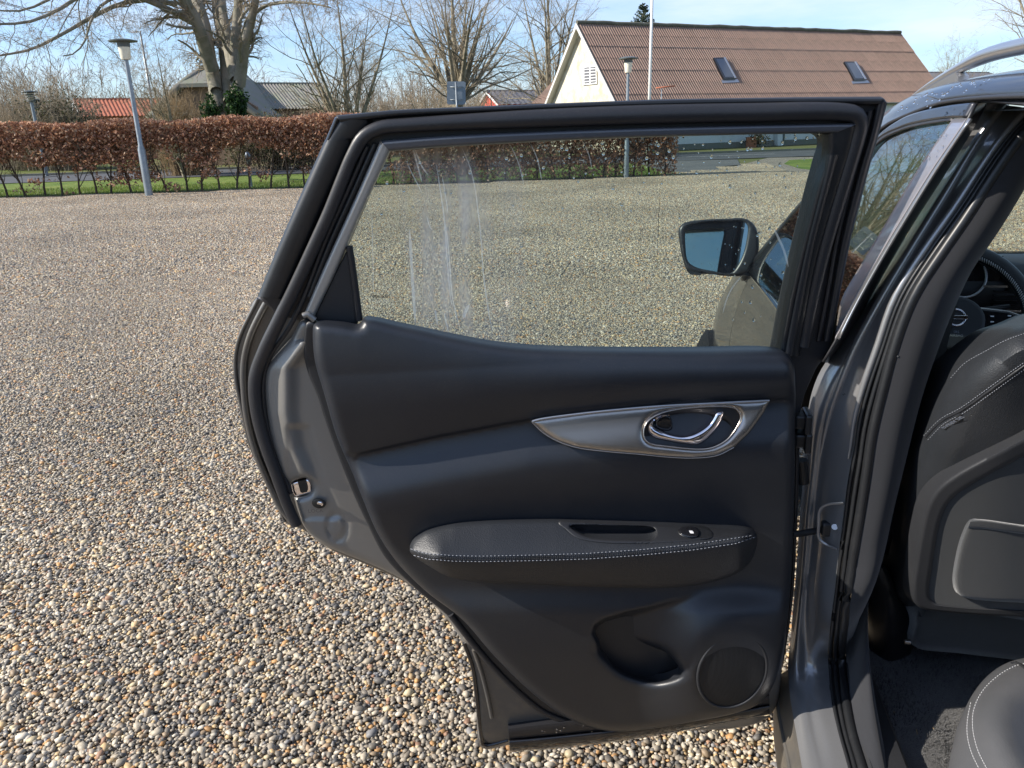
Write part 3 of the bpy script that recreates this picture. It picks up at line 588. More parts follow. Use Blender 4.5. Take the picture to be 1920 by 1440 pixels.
def auto_tree(name, label, bx, by, D, topy, spread, seed, nl=5, r=.16, lean=0, group=None, lv=None, fork=.3, twigm='twig', barkm='bark'):
    rg = np.random.default_rng(seed); b0 = FD(float(bx), float(by), D); b0[2] = -.1; top = FD(float(bx+lean), float(topy), D)[2]; H = top+.1; L = []
    f = H*fork; sp = spread/FPX*D
    for i in range(nl):
        a = rg.uniform(0, 6.28) if i else 0; rr_ = sp*rg.uniform(.35, 1.1)*(i > 0); e = np.array([math.cos(a)*rr_, math.sin(a)*rr_, 0]); zt = H*(rg.uniform(.72, .98) if i else 1)
        P = np.array([b0, b0+np.array([0, 0, f*rg.uniform(.7, 1.)]), b0+e*.28+np.array([0, 0, f+(zt-f)*.25]), b0+e*.65+np.array([rg.normal(0, .1), 0, f+(zt-f)*.6]), b0+e+np.array([0, 0, zt])]); P[:, 0] += np.linspace(0, lean/FPX*D, 5)
        L.append((resample(P, n=14), r*(1 if i == 0 else .75)*(np.linspace(1, .12, 14)**1.3)))
    return make_tree(name, label, L, lv or [(15, .8, .36, .42, 7, .13, .02, 5, fork*.75, .05), (8, .75, .5, .42, 5, .17, .01, 3, .15, 0), (5, .75, .5, .5, 2, .2, .0, 3, .15, 0)], seed+1, barkm, twigm, group)
TG = 'bare trees beyond the road'
auto_tree('bare_tree', 'bare spreading tree in front of the grey barn roof end, left of the road sign', 650, 205, 34, -30, 105, 31, 7, .17, group=TG, fork=.12)
auto_tree('bare_tree', 'broad bare tree standing straight behind the road sign', 857, 200, 40, -60, 165, 41, 8, .36, group=TG, fork=.3, lv=[(13, .8, .40, .36, 7, .12, .02, 5, .3, .1), (7, .7, .5, .42, 5, .17, .02, 3, .15, 0), (6, .75, .5, .5, 2, .2, .0, 3, .15, 0)])
auto_tree('bare_tree', 'tall slender bare tree just left of the cream gable', 1030, 210, 62, -70, 85, 51, 6, .3, group=TG, fork=.2)
auto_tree('bare_tree', 'thin dark young tree beside the broad tree left of the road sign', 682, 210, 36, 95, 30, 61, 3, .06, group=TG, fork=.4)
auto_tree('bare_tree', 'low bushy bare tree between hedge and tall street lamp', 330, 222, 33, 60, 60, 71, 5, .08, group=TG, fork=.1, lean=-18)
auto_tree('bare_tree', 'small bare tree low behind the sign on its left side', 800, 210, 46, 120, 60, 81, 6, .09, group=TG, fork=.08)
auto_tree('bare_tree', 'small bare tree low behind the sign on its right side', 925, 208, 52, 130, 60, 91, 6, .09, group=TG, fork=.08)
auto_tree('bare_tree', 'fine bare tree rising beyond the right end of the long brown roof', 1785, 190, 90, 92, 52, 101, 7, .2, group=TG, fork=.1)
auto_tree('bare_tree', 'bare tree whose twigs enter the top right corner of the view', 1990, 170, 60, -130, 120, 111, 7, .3, group=TG, fork=.2)
# conifer top over the ridge
b0 = FD(1205., 60., 66); P = np.array([[b0[0], b0[1], 0], [b0[0], b0[1], FD(1205., 8., 66)[2]]]); cf = empty('conifer_tree', (b0[0], b0[1], 0), 'sparse conifer top poking above the ridge of the long brown roof', 'tree')
mesh('trunk', *tubegeo(P, [.12, .03], 6), 'bark', cf); n = 160; st = np.stack([np.full(n, b0[0]), np.full(n, b0[1]), rng.uniform(P[1, 2]-3.2, P[1, 2], n)], 1); a = rng.uniform(0, 6.28, n); l_ = (P[1, 2]-st[:, 2])*.42+.25
PP = growb(st, np.stack([np.cos(a), np.sin(a), np.full(n, .15)], 1), l_, 4, .1, .08, rgl); r_ = np.full((n, 5), .02); s2_ = spawn(PP, r_, l_, 14, .7, rgl, .1, .4); P3 = growb(s2_[0], s2_[1], s2_[2]*.8, 3, .1, .03, rgl)
V, F = merge([tubesbatch(PP, r_, 3), tubesbatch(P3, np.full((len(P3), 4), .022), 3)]); mesh('crown', V, F, 'conifer', cf)
# shrubs and reeds
def shrub(name, label, px, py, D, w_, h_, n, seed, m='twig', cat='bush', group=None, leafpal=None, up=1.0):
    rg = np.random.default_rng(seed); b0 = FD(float(px), float(py), D); W_ = w_/FPX*D; Hh = h_/FPX*D; root = empty(name, (b0[0], b0[1], 0), label, cat, group)
    st = np.stack([b0[0]+rg.normal(0, W_*.22, n), b0[1]+rg.normal(0, W_*.18, n), np.zeros(n)], 1); off = (st[:, 0]-b0[0])/(W_*.5); hh = (1.5+Hh)*rg.uniform(.45, 1., n)*np.sqrt(np.clip(1.1-off**2*.7, .15, 1.1))
    d = np.stack([off*.35+rg.normal(0, .14, n), rg.normal(0, .2, n), np.full(n, up)], 1); P = growb(st, d, hh, 6, .07, .0, rg); Rr = np.full((n, 1), .016*D/40)*np.linspace(1, .35, 7)
    s_ = spawn(P, Rr, hh, 7, .5, rg, .2, .4, .6); P2 = growb(s_[0], s_[1], s_[2], 4, .12, .02, rg); R2 = np.maximum(s_[3], .006*D/40)[:, None]*np.linspace(1, .4, 5)
    s3_ = spawn(P2, R2, s_[2], 3, .5, rg, .2, .5, .7); P3 = growb(s3_[0], s3_[1], s3_[2], 2, .15, 0., rg); R3 = np.maximum(s3_[3], .005*D/40)[:, None]*np.linspace(1, .5, 3)
    V, F = merge([tubesbatch(P, Rr, 4), tubesbatch(P2, R2, 3), tubesbatch(P3, R3, 3)]); mesh('crown', V, F, m, root)
    if leafpal is not None:
        k = P2[:, 2:].reshape(-1, 3); k = k[rg.integers(0, len(k), 9000)]+rg.normal(0, .15, (9000, 3)); V, F, c_ = leaves(k, .07*D/40, leafpal, seed=seed); mesh('foliage', V, F, 'beech_leaf', root, smooth=False, cols=c_)
    return root
SG = 'shrubs behind the hedge'
shrub('shrub', 'large round brown leafless shrub far left behind the hedge', 62, 215, 48, 130, 105, 330, 201, group=SG)
shrub('shrub', 'dense dark green brown shrub beside the orange tiled roof', 120, 222, 46, 95, 68, 260, 202, group=SG, leafpal=np.array([(.07, .075, .035), (.05, .06, .03), (.11, .09, .05)]))
shrub('shrub', 'brown leafless shrub at the left picture edge behind the hedge', -10, 222, 50, 80, 50, 200, 203, group=SG)
shrub('reed_clump', 'tan reed like stems standing before the gabled thatched house', 335, 226, 35, 75, 62, 420, 204, 'twig_reed', 'bush', up=3.)
shrub('shrub', 'tangled brown brushwood under the grey barn roof', 500, 226, 38, 120, 24, 200, 205, group=SG, leafpal=np.array([(.09, .1, .04), (.06, .075, .03), (.16, .11, .06)]))
shrub('shrub', 'tangled brown brushwood at the right end of the grey barn', 600, 226, 38, 90, 34, 180, 206, group=SG, leafpal=np.array([(.2, .1, .06), (.13, .09, .05)]))
shrub('shrub', 'brown brushwood between the thin young tree and the sign', 745, 222, 60, 110, 55, 260, 207, group=SG)
shrub('shrub', 'bare brushwood behind the road sign', 845, 222, 55, 120, 62, 260, 208, group=SG)
shrub('shrub', 'tangled bare brushwood left of the red gable', 950, 218, 90, 130, 52, 240, 209, group=SG)
# far wood
rg = np.random.default_rng(77); n = 430; xs = rg.uniform(-120, 1060, n); D_ = rg.uniform(120, 200, n); b = FD(xs, np.full(n, 230.), D_); b[:, 2] = 0; hh = rg.uniform(7, 12, n)*(1+.25*np.sin(xs/55.))*np.where(xs > 620, .8, .95)
P = growb(b, np.stack([rg.normal(0, .06, n), rg.normal(0, .06, n), np.ones(n)], 1), hh, 5, .05, 0, rg); Rr = np.full((n, 1), .12)*np.linspace(1, .25, 6); s_ = spawn(P, Rr, hh, 9, .55, rg, .15, .38, .5, .15); P2 = growb(s_[0], s_[1], s_[2], 4, .1, .05, rg); R2 = np.full((len(P2), 1), .035)*np.linspace(1, .5, 5)
s3_ = spawn(P2, R2, s_[2], 3, .5, rg, .3, .5, .7); P3 = growb(s3_[0], s3_[1], s3_[2], 2, .15, 0., rg); R3 = np.full((len(P3), 3), .03)
V, F = merge([tubesbatch(P, Rr, 4), tubesbatch(P2, R2, 3), tubesbatch(P3, R3, 3)]); tag(mesh('distant_woods', V, F, 'twig_far', None), 'hazy line of leafless woods along the horizon', kind='stuff')

# ================================================================== BUILDINGS
def quad(name, a, b, c, d, m, par, thick=None):
    V = [a, b, c, d]; F = [(0, 1, 2, 3)]
    if thick is not None: return mesh(name, *prism(V, (0, 0, 0), thick), m, par, smooth=False)
    return mesh(name, V, F, m, par, smooth=False)
def corr(w_, h_, waves, amp, k=6):       # corrugated sheet in x,y, relief z
    nx = waves*k+1; x = np.linspace(0, w_, nx); z = amp*np.cos(np.linspace(0, waves*2*math.pi, nx)); V = [(a, b, c) for b in (0, h_) for a, c in zip(x, z)]; F = [(i, i+1, nx+i+1, nx+i) for i in range(nx-1)]
    return V, F
def randtone(name, src, amt):
    m = MATS[src]; nt = m.node_tree; b = nt.nodes['Principled BSDF']; l = nt.links.new; lk = b.inputs['Base Color'].links[0].from_socket; oi = N(nt, 'ShaderNodeObjectInfo'); mr = N(nt, 'ShaderNodeMapRange'); mr.inputs[3].default_value = 1-amt; mr.inputs[4].default_value = 1+amt
    v = N(nt, 'ShaderNodeVectorMath', operation='SCALE'); l(oi.outputs['Random'], mr.inputs[0]); l(lk, v.inputs[0]); l(mr.outputs[0], v.inputs['Scale']); l(v.outputs[0], b.inputs['Base Color'])
randtone('x', 'roof_cement', .06)
def frame(o, ex, ey, ez, loc): o.matrix_world = Matrix(((ex[0], ey[0], ez[0], loc[0]), (ex[1], ey[1], ez[1], loc[1]), (ex[2], ey[2], ez[2], loc[2]), (0, 0, 0, 1)))
# farmhouse
RL = FD(1092., 44., 52.4); th = YAW+R(24.4); hx = np.array([math.cos(th), math.sin(th), 0]); hb = np.array([-math.sin(th), math.cos(th), 0]); ridge = RL[2]; Lh = 27.5; hw = 4.6; ev = 2.9
R0_ = np.array([RL[0], RL[1], 0]); FLc = R0_-hb*hw; house = empty('farmhouse', tuple(R0_+hx*Lh/2), 'long farmhouse with brown corrugated roof, two skylights and a stained cream gable', 'house')
gab = [FLc+Z3_ if 0 else FLc, R0_+hb*hw, R0_+hb*hw+np.array([0, 0, ev]), R0_+np.array([0, 0, ridge-.15]), FLc+np.array([0, 0, ev])]
mesh('gable_wall', *prism(gab, (0, 0, 0), hx*.3), 'render_wall', house, smooth=False)
g2b = [p+hx*(Lh-.3) for p in gab]; mesh('gable_wall', *prism(g2b, (0, 0, 0), hx*.3), 'render_wall', house, smooth=False)
quad('front_wall', FLc, FLc+hx*Lh, FLc+hx*Lh+np.array([0, 0, ev]), FLc+np.array([0, 0, ev]), 'white_wall', house, hb*.3); B0 = R0_+hb*(hw-.3); quad('back_wall', B0, B0+hx*Lh, B0+hx*Lh+np.array([0, 0, ev]), B0+np.array([0, 0, ev]), 'white_wall', house, hb*.3)
quad('plinth', FLc-hb*.03, FLc-hb*.03+hx*Lh, FLc-hb*.03+hx*Lh+np.array([0, 0, .35]), FLc-hb*.03+np.array([0, 0, .35]), 'roof_grey', house, -hb*.02)
slope = np.array([0, 0, ridge])-(-hb*hw+np.array([0, 0, ev])); sv = hb*hw+np.array([0, 0, ridge-ev]); sl_ = np.linalg.norm(sv); sv /= sl_; sn = np.cross(hx, sv); eo = .45
SL = sl_+eo*1.1; rows, colsn = 7, 26; cwid = (Lh+.8)/colsn; rh = SL/rows
V, F = corr(cwid, rh+.08, 6, .028); V = [(a, b, c+.020*(1-b/rh)) for a, b, c in V]; me_o = mesh('roof_sheet', V, F, 'roof_cement', house); sh = me_o.data; bpy.data.objects.remove(me_o)
org = R0_+np.array([0, 0, ridge])-hx*.4-sv*SL
for side_ in (0, 1):
    for i in range(rows):
        if side_: break
        for j in range(colsn):
            o = bpy.data.objects.new('roof_sheet', sh); S.collection.objects.link(o); o.parent = house; up_ = sn*(.02+.010*(i % 2)+.002*random.random())
            p = org+hx*cwid*j+sv*rh*i+up_+sn*0; tilt = .012; e2 = sv+sn*-.004; frame(o, hx, sv, sn, p-np.array(house.location)); 
svb = -hb*hw+np.array([0, 0, ridge-ev]); svb /= np.linalg.norm(svb); snb = np.cross(svb, hx); ob = R0_+np.array([0, 0, ridge])-hx*.4-svb*SL
V, F = corr(Lh+.8, SL, 60, .028, 4); o = mesh('rear_roof', V, F, 'roof_cement', house); frame(o, hx, svb, snb, ob-np.array(house.location)); o.matrix_parent_inverse = Matrix.Identity(4)
q = resample(np.array([R0_+np.array([0, 0, ridge+.06])-hx*.4+hx*t_*(Lh+.8)+np.array([0, 0, random.uniform(-.03, .03)]) for t_ in np.linspace(0, 1, 40)]), n=60); tube('ridge_cap', q, .13, 'roof_ridge', house, k=8)
for s_, v_ in ((-1, sv), (1, svb)):
    a = R0_+np.array([0, 0, ridge+.02])-hx*.42; b = a-v_*SL; nn = np.cross(hx, v_)*(-s_) ; nn = np.array([0, 0, 1.])
    mesh('bargeboard', *prism([a, b, b-np.array([0, 0, .26]), a-np.array([0, 0, .30])], (0, 0, 0), -hx*.04), 'soffit', house, smooth=False)
    mesh('soffit_board', *prism([a-np.array([0, 0, .12]), b-np.array([0, 0, .12]), b-np.array([0, 0, .12])+hx*.42, a-np.array([0, 0, .12])+hx*.42], (0, 0, 0), (0, 0, -.02)), 'soffit', house, smooth=False)
    a2 = a+hx*(Lh+.86); b2 = b+hx*(Lh+.86); mesh('bargeboard', *prism([a2, b2, b2-np.array([0, 0, .22]), a2-np.array([0, 0, .22])], (0, 0, 0), hx*.04), 'roof_ridge', house, smooth=False)
e0 = org-sv*.02; tube('gutter', [e0+hx*.3, e0+hx*(Lh+.5)], .07, 'roof_grey', house, k=8)
for tt in (.46, .985): tube('downpipe', [FLc+hx*Lh*tt-hb*.1+np.array([0, 0, ev-.2]), FLc+hx*Lh*tt-hb*.1], .05, 'roof_grey', house, k=8)
def RPl(x, y, o=0.): return onplane(float(x), float(y), sn, (org@sn)+o)
def GPl(x, y, o=0.): return onplane(float(x), float(y), hx, R0_@hx+o)
def pq(pts, f, o): return [f(x, y, o) for x, y in pts]
# gable window
gw = [(1093, 124), (1119, 122), (1120, 157), (1093, 160)]; wf = mesh('window', *prism(pq(gw, GPl, -.03), (0, 0, 0), -hx*.05), 'white_paint', house, smooth=False)
def lerp2(Q_, u, v): Q_ = np.array(Q_); return (Q_[0]*(1-u)+Q_[1]*u)*(1-v)+(Q_[3]*(1-u)+Q_[2]*u)*v
Q_ = pq(gw, GPl, -.085)
for u0_, u1_ in ((.10, .46), (.54, .90)):
    mesh('pane', *prism([lerp2(Q_, u0_, .08), lerp2(Q_, u1_, .08), lerp2(Q_, u1_, .92), lerp2(Q_, u0_, .92)], (0, 0, 0), -hx*.008), 'roof_dark', wf, smooth=False)
    for k_ in range(5): v = .16+k_*.16; mesh('glazing_bar', *prism([lerp2(Q_, u0_, v), lerp2(Q_, u1_, v), lerp2(Q_, u1_, v+.045), lerp2(Q_, u0_, v+.045)], -hx*.01, -hx*.02), 'white_paint', wf, smooth=False)
for sk in ([(1336, 111), (1358, 110), (1379, 149), (1356, 150)], [(1581, 118), (1603, 118), (1623, 151), (1600, 152)]):
    Q_ = pq(sk, RPl, .05); so_ = mesh('skylight', *prism(Q_, (0, 0, 0), sn*.12), 'gloss_black', house, smooth=False); Q2 = [q+sn*.124 for q in Q_]
    mesh('pane', *prism([lerp2(Q2, .14, .08), lerp2(Q2, .86, .08), lerp2(Q2, .86, .94), lerp2(Q2, .14, .94)], (0, 0, 0), sn*.006), 'window_dark', so_, smooth=False)
    mesh('skylight_edge', *prism([lerp2(Q2, .86, .0), lerp2(Q2, 1., .0), lerp2(Q2, 1, 1), lerp2(Q2, .86, 1)], (0, 0, 0), sn*.012), 'rail_silver', so_, smooth=False)
    mesh('flashing', *prism([lerp2(Q_, -.15, 1.0), lerp2(Q_, 1.15, 1.0), lerp2(Q_, 1.2, 1.14), lerp2(Q_, -.2, 1.14)], -sn*.01, sn*.02), 'rail_silver', so_, smooth=False)
def FPl(x, y, o=0.): return onplane(float(x), float(y), hb, FLc@hb+o)
mesh('wall_pier', *prism(pq([(1452, 250), (1461, 250), (1461, 273), (1452, 273)], FPl, -.05), (0, 0, 0), -hb*.3), 'white_wall', house, smooth=False)
mesh('dark_door', *prism(pq([(1461, 240), (1470, 240), (1470, 272), (1461, 272)], FPl, -.04), (0, 0, 0), -hb*.05), 'sign_back', house, smooth=False)
pb = FPl(1408, 272, -.8); pb[2] = -.03; pl = empty('planter', tuple(pb), 'terracotta planter box with dark plants at the foot of the white house wall', 'planter')
V, F = boxgeo((pb[0], pb[1], .30), (.62, .55, .66)); mesh('pot', V, F, 'brick_red', pl, smooth=False)
n = 500; q = rng.normal(0, 1, (n, 3))*np.array([.3, .25, .2])+pb+np.array([.35, 0, .5]); V, F, c_ = leaves(q, .08, np.array([(.04, .05, .02), (.09, .07, .04)]), seed=3); mesh('foliage', V, F, 'beech_leaf', pl, smooth=False, cols=c_)
# simple gabled buildings
def gabled(name, label, A, B, depth, evz, rgz, wall, roof, waves, over=.3, m_gable=None, cat='building', hip=False, flip=False):
    """A,B front eave corners on the ground, roof ridge parallel to AB"""
    A = np.array([A[0], A[1], 0]); B = np.array([B[0], B[1], 0]); L = np.linalg.norm(B-A); ex = (B-A)/L; eb = np.cross((0, 0, 1), ex); root = empty(name, tuple((A+B)/2+eb*depth/2), label, cat); zz = lambda h: np.array([0, 0, h])
    quad('front_wall', A, B, B+zz(evz), A+zz(evz), wall, root, eb*.2)
    for P_, m_ in ((A, ex*.2), (B, -ex*.2)): mesh('gable_wall', *prism([P_, P_+eb*depth, P_+eb*depth+zz(evz), P_+eb*depth/2+zz(rgz-.1), P_+zz(evz)], (0, 0, 0), m_), m_gable or wall, root, smooth=False)
    for sgn, O_ in ((1, A), (-1, A+eb*depth)):
        v_ = eb*sgn*depth/2+zz(rgz-evz); Ls = np.linalg.norm(v_); v_ /= Ls; n_ = np.cross(ex, v_)*(1 if sgn > 0 else -1); V, F = corr(L+2*over, Ls+over, waves, .035, 5)
        o = mesh('roof', V, F, roof, root); o.matrix_parent_inverse = Matrix.Identity(4); frame(o, ex, v_, n_, O_+zz(evz)-ex*over-v_*over+n_*.05-np.array(root.location))
    tube('ridge_cap', [A+eb*depth/2+zz(rgz+.05)-ex*over, B+eb*depth/2+zz(rgz+.05)+ex*over], .1, roof, root, k=6)
    a = A+eb*depth/2+zz(rgz)-ex*(over+.02); 
    for sgn in (1, -1):
        b = A+eb*(depth/2-sgn*(depth/2+over*.8))+zz(evz-over*(rgz-evz)/(depth/2)*.8)-ex*(over+.02); mesh('bargeboard', *prism([a, b, b-zz(.22), a-zz(.22)], (0, 0, 0), -ex*.04), 'white_paint', root, smooth=False)
    return root
def fz(x, y, D): return float(FD(float(x), float(y), D)[2])
a, b = FD(158., 215., 66)[:2], FD(335., 215., 70)[:2]; gabled('tiled_shed', 'low building with bright orange tiled roof beyond the hedge', a, b, 5.0, fz(158, 216, 66), fz(156, 188, 69), 'brick_red', 'roof_orange', 26)
a, b = FD(440., 200., 50)[:2], FD(634., 200., 53)[:2]; gabled('grey_barn', 'barn with weathered grey corrugated roof between the big beech and the spreading tree', a, b, 9.0, fz(460, 203, 50), fz(460, 157, 54), 'brown_wood', 'roof_grey', 34, cat='barn')
a, b = FD(392., 200., 48)[:2], FD(322., 200., 47)[:2]
# house turned gable-on: ridge runs away from the view
gA = FD(300., 215., 47); ax_ = np.array([RR[0], RR[1], 0]); ax_ /= np.linalg.norm(ax_); back = np.array([hd[0], hd[1], 0]); gA = np.array([gA[0], gA[1], 0]); gh = empty('thatched_house', tuple(gA+ax_*2.5+back*4), 'old gabled house with pale worn thatch behind the beech trunks', 'house'); zz = lambda h: np.array([0, 0, h])
Wd = 5.6; az_ = fz(385, 128, 47); ez_ = fz(310, 205, 47)
gp_ = [gA, gA+ax_*Wd, gA+ax_*Wd+zz(ez_), gA+ax_*Wd*.66+zz(az_-.9), gA+ax_*Wd*.34+zz(az_-.9), gA+zz(ez_)]
mesh('gable_wall', *prism(gp_, (0, 0, 0), back*.3), 'brown_wood', gh, smooth=False)
for s_ in (0, 1):
    e = gA+ax_*(Wd+.5 if s_ else -.5)+zz(ez_-.6)-back*.4; mid_ = gA+ax_*(Wd*.72 if s_ else Wd*.28)+zz(az_-1.0)-back*.4; r_ = gA+ax_*Wd*.5+zz(az_)-back*.4+back*1.0
    loft('thatch_roof', [[e, e+back*9], [mid_, mid_+back*9], [r_, r_+back*8]], 'roof_grey', gh, nu=6, nv=5, thick=.3)
mesh('thatch_roof', *prism([gA+ax_*Wd*.28+zz(az_-1.0)-back*.45, gA+ax_*Wd*.72+zz(az_-1.0)-back*.45, gA+ax_*Wd*.5+zz(az_+.05)+back*.9], (0, 0, 0), (0, 0, .2)), 'roof_grey', gh, smooth=False)
# small red gabled house right of the sign, roof running right
A_ = FD(888., 195., 84)[:2]; ex_ = np.array([hx[0], hx[1]]); gabled('red_house', 'small house with red gable and dark slate coloured roof, right of the road sign', FD(938., 195., 80)[:2], FD(938., 195., 80)[:2]+ex_*11, 5.2, fz(938, 194, 80), fz(912, 171, 82), 'red_paint', 'roof_dark', 20, m_gable='red_paint', cat='house')
A_ = FD(1075., 195., 60)[:2]; gabled('brown_outbuilding', 'outbuilding with plain brown roof tucked behind the cream gable', A_, A_+np.array([hb[0], hb[1]])*-0.01+ex_*9, 7, fz(1000, 196, 60), fz(1045, 142, 62), 'white_wall', 'roof_cement', 24) if 0 else None
ob_ = FD(1000., 196., 58); P_ = [FD(996., 192., 58), FD(1050., 192., 57.5), FD(1062., 132., 60), FD(1046., 142., 61)]; P_[3] = FD(1044., 146., 61)
bo = empty('brown_outbuilding', (ob_[0], ob_[1], 0), 'corner of a plain brown roof tucked behind the cream gable', 'building'); mesh('roof', *prism([FD(996., 194., 57.), FD(1062., 194., 57.), FD(1090., 120., 61.), FD(1052., 136., 61.)], (0, 0, 0), (0, .1, -.2)), 'roof_cement', bo, smooth=False)
w0 = FD(1005., 200., 57.6); w1 = FD(1060., 200., 57.6); mesh('wall', *prism([(w0[0], w0[1], 0), (w1[0], w1[1], 0), (w1[0], w1[1], w0[2]), tuple(w0)], (0, 0, 0), (0, .3, 0)), 'white_wall', bo, smooth=False)
dh0 = FD(1745., 200., 95)[:2]; gabled('dark_roofed_house', 'distant dark roof glimpsed between the farmhouse and the car roof', dh0, dh0+ex_*14, 7, fz(1750, 150, 95), fz(1755, 134, 97), 'white_wall', 'roof_dark', 20, cat='house')
cb = FD(760., 200., 62); V, F = boxgeo((cb[0], cb[1], (fz(760, 196, 62))/2), (1.1, .8, fz(760, 196, 62))); cbx = empty('utility_cabinet', (cb[0], cb[1], 0), 'cream box with a flat top showing over the door frame', 'cabinet'); mesh('housing', V, F, 'render_wall', cbx, smooth=False); V, F = boxgeo((cb[0], cb[1], fz(760, 196, 62)+.03), (1.2, .9, .06)); mesh('lid', V, F, 'white_paint', cbx, smooth=False)

# ================================================================== POSTS
def zat(P, y, x): return float(FD(float(x), float(y), float((P-C0)@hd))[2])
def lathez(prof, c, k=24):
    V = []; n = len(prof)
    for i in range(k):
        a = i/k*2*math.pi
        for r_, z_ in prof: V.append((c[0]+r_*math.cos(a), c[1]+r_*math.sin(a), c[2]+z_))
    return np.array(V), [(i*n+j, ((i+1) % k)*n+j, ((i+1) % k)*n+j+1, i*n+j+1) for i in range(k) for j in range(n-1)]
LB = GZ(280., 367.); z1 = zat(LB, 277, 264); z2 = zat(LB, 110, 240); z3 = zat(LB, 76, 236)
def lamp(loc, label, z1=z1, z2=z2, z3=z3, q=1.):
    e = empty('path_lamp', tuple(loc), label, 'lamp post', 'lamp posts with disc hoods'); c = np.array(loc)
    V, F = lathez([(.105*q, 0), (.105*q, .45), (.10*q, z1-.05), (.065*q, z1+.08), (.055*q, z2-.1), (.055*q, z2)], c); mesh('pole', V, F, 'lamp_pole', e, angle=40)
    V, F = lathez([(.0, z2-.02), (.11*q, z2-.02), (.13*q, z2+.03), (.155*q, z3-.13*q), (.155*q, z3-.12*q), (0, z3-.12*q)], c); mesh('diffuser', V, F, 'lamp_diffuser', e, angle=40)
    V, F = lathez([(.158*q, z3-.16*q), (.165*q, z3-.03), (.36*q, z3-.025), (.365*q, z3), (.2*q, z3+.035), (0, z3+.05)], c); mesh('hood', V, F, 'lamp_hood', e, angle=40); return e
lamp((LB[0], LB[1], 0), 'disc hooded lamp post standing in front of the hedge at the left')
RBs = GZ(1174., 333.); lamp((RBs[0], RBs[1], 0), 'disc hooded lamp post seen partly through the car door window', zat(RBs, 262, 1175), zat(RBs, 135, 1177), zat(RBs, 109, 1177), .78)
for px_, D_2, lb in ((67, 38, 'louvred lamp post behind the hedge, the nearer of the pair'), (71, 45, 'louvred lamp post behind the hedge, the farther of the pair')):
    b0 = FD(float(px_), 230., D_2); c = np.array([b0[0], b0[1], 0]); e = empty('louvre_lamp', tuple(c), lb, 'lamp post', 'louvred lamp posts behind the hedge'); zt = fz(60, 171, 38); 
    V, F = lathez([(.08, 0), (.07, zt-.5), (.07, zt-.45)], c, 12); mesh('pole', V, F, 'lamp_pole', e); V, F = lathez([(0, zt-.42), (.12, zt-.42), (.13, zt-.1), (0, zt-.1)], c, 14); mesh('diffuser', V, F, 'lamp_diffuser', e)
    for k_ in range(4): V, F = lathez([(.13, zt-.42+k_*.09), (.2, zt-.44+k_*.09), (.2, zt-.43+k_*.09), (.13, zt-.40+k_*.09)], c, 14); mesh('louvre', V, F, 'lamp_hood', e)
    V, F = lathez([(0, zt-.08), (.36, zt-.05), (.36, zt-.02), (0, zt+.05)], c, 18); mesh('hood', V, F, 'lamp_hood', e)
b0 = FD(290., 225., 44); zt = fz(274, 58, 44); e = empty('street_lamp', (b0[0], b0[1], 0), 'tall thin street lamp with a short arm, behind the left lamp post', 'street lamp')
mesh('pole', *tubegeo([(b0[0], b0[1], 0), (b0[0], b0[1], zt)], [.09, .05], 8), 'lamp_pole', e); a = np.array([b0[0], b0[1], zt-.03]); mesh('arm', *tubegeo([a, a-ax_*.25], .03, 6), 'lamp_pole', e)
V, F = boxgeo(a-ax_*.36+np.array([0, 0, .02]), (.34, .16, .10)); mesh('lamp_head', V, F, 'rail_silver', e, smooth=False)
b0 = FD(1216., 250., 30); e = empty('flagpole', (b0[0], b0[1], 0), 'tall slim white flagpole without a flag in front of the farmhouse roof', 'flagpole'); mesh('pole', *tubegeo([(b0[0], b0[1], 0), (b0[0], b0[1], 9)], [.065, .04], 10), 'white_paint', e); V, F = lathez([(0, 9), (.06, 9.03), (0, 9.1)], (b0[0], b0[1], 0), 10); mesh('finial', V, F, 'white_paint', e)
# road sign from behind
SD = 37; e = empty('road_sign', tuple(np.r_[FD(855., 240., SD)[:2], 0]), 'square road sign seen from behind on a grey post', 'road sign')
c = [FD(838., 155., SD), FD(840., 152.5, SD), FD(870., 152.5, SD), FD(873., 155., SD), FD(873., 193., SD), FD(870., 196., SD), FD(840., 196., SD), FD(838., 193., SD)]; mesh('plate', *prism(c, (0, 0, 0), back*.02), 'sign_back', e, smooth=False)
pp = FD(855., 165., SD-.08); mesh('post', *tubegeo([(pp[0], pp[1], 0), (pp[0], pp[1], fz(855, 154, SD))], .04, 10), 'lamp_pole', e)
for yy in (163, 187): V, F = tubegeo([FD(844., float(yy), SD-.03), FD(867., float(yy), SD-.03)], .018, 5); mesh('bracket', V, F, 'lamp_pole', e)
b0 = FD(1238., 250., 38); e = empty('tee_post', (b0[0], b0[1], 0), 'thin post with a rusty orange crossbar before the farmhouse roof', 'post'); zt = fz(1238, 163, 38); mesh('post', *tubegeo([(b0[0], b0[1], 0), (b0[0], b0[1], zt)], .025, 6), 'lamp_pole', e)
mesh('crossbar', *tubegeo([FD(1230., 165., 38), FD(1266., 161., 38)], .035, 6), 'roof_orange', e)
b0 = GZ(545., 330.)*1.0; b0 = np.array([b0[0], b0[1], 0]); pn = H0+hv*((b0[:2]-H0)@hv)+hn*1.6; e = empty('small_post', (pn[0], pn[1], 0), 'short grey post with a rounded head glimpsed inside the hedge', 'post'); zt = float(vplane(543., 282., pn, hn)[2]); V, F = lathez([(.035, 0), (.035, zt-.3), (.07, zt-.28), (.08, zt-.1), (.05, zt-.02), (0, zt)], (pn[0], pn[1], 0), 12); mesh('post', V, F, 'sign_back', e)
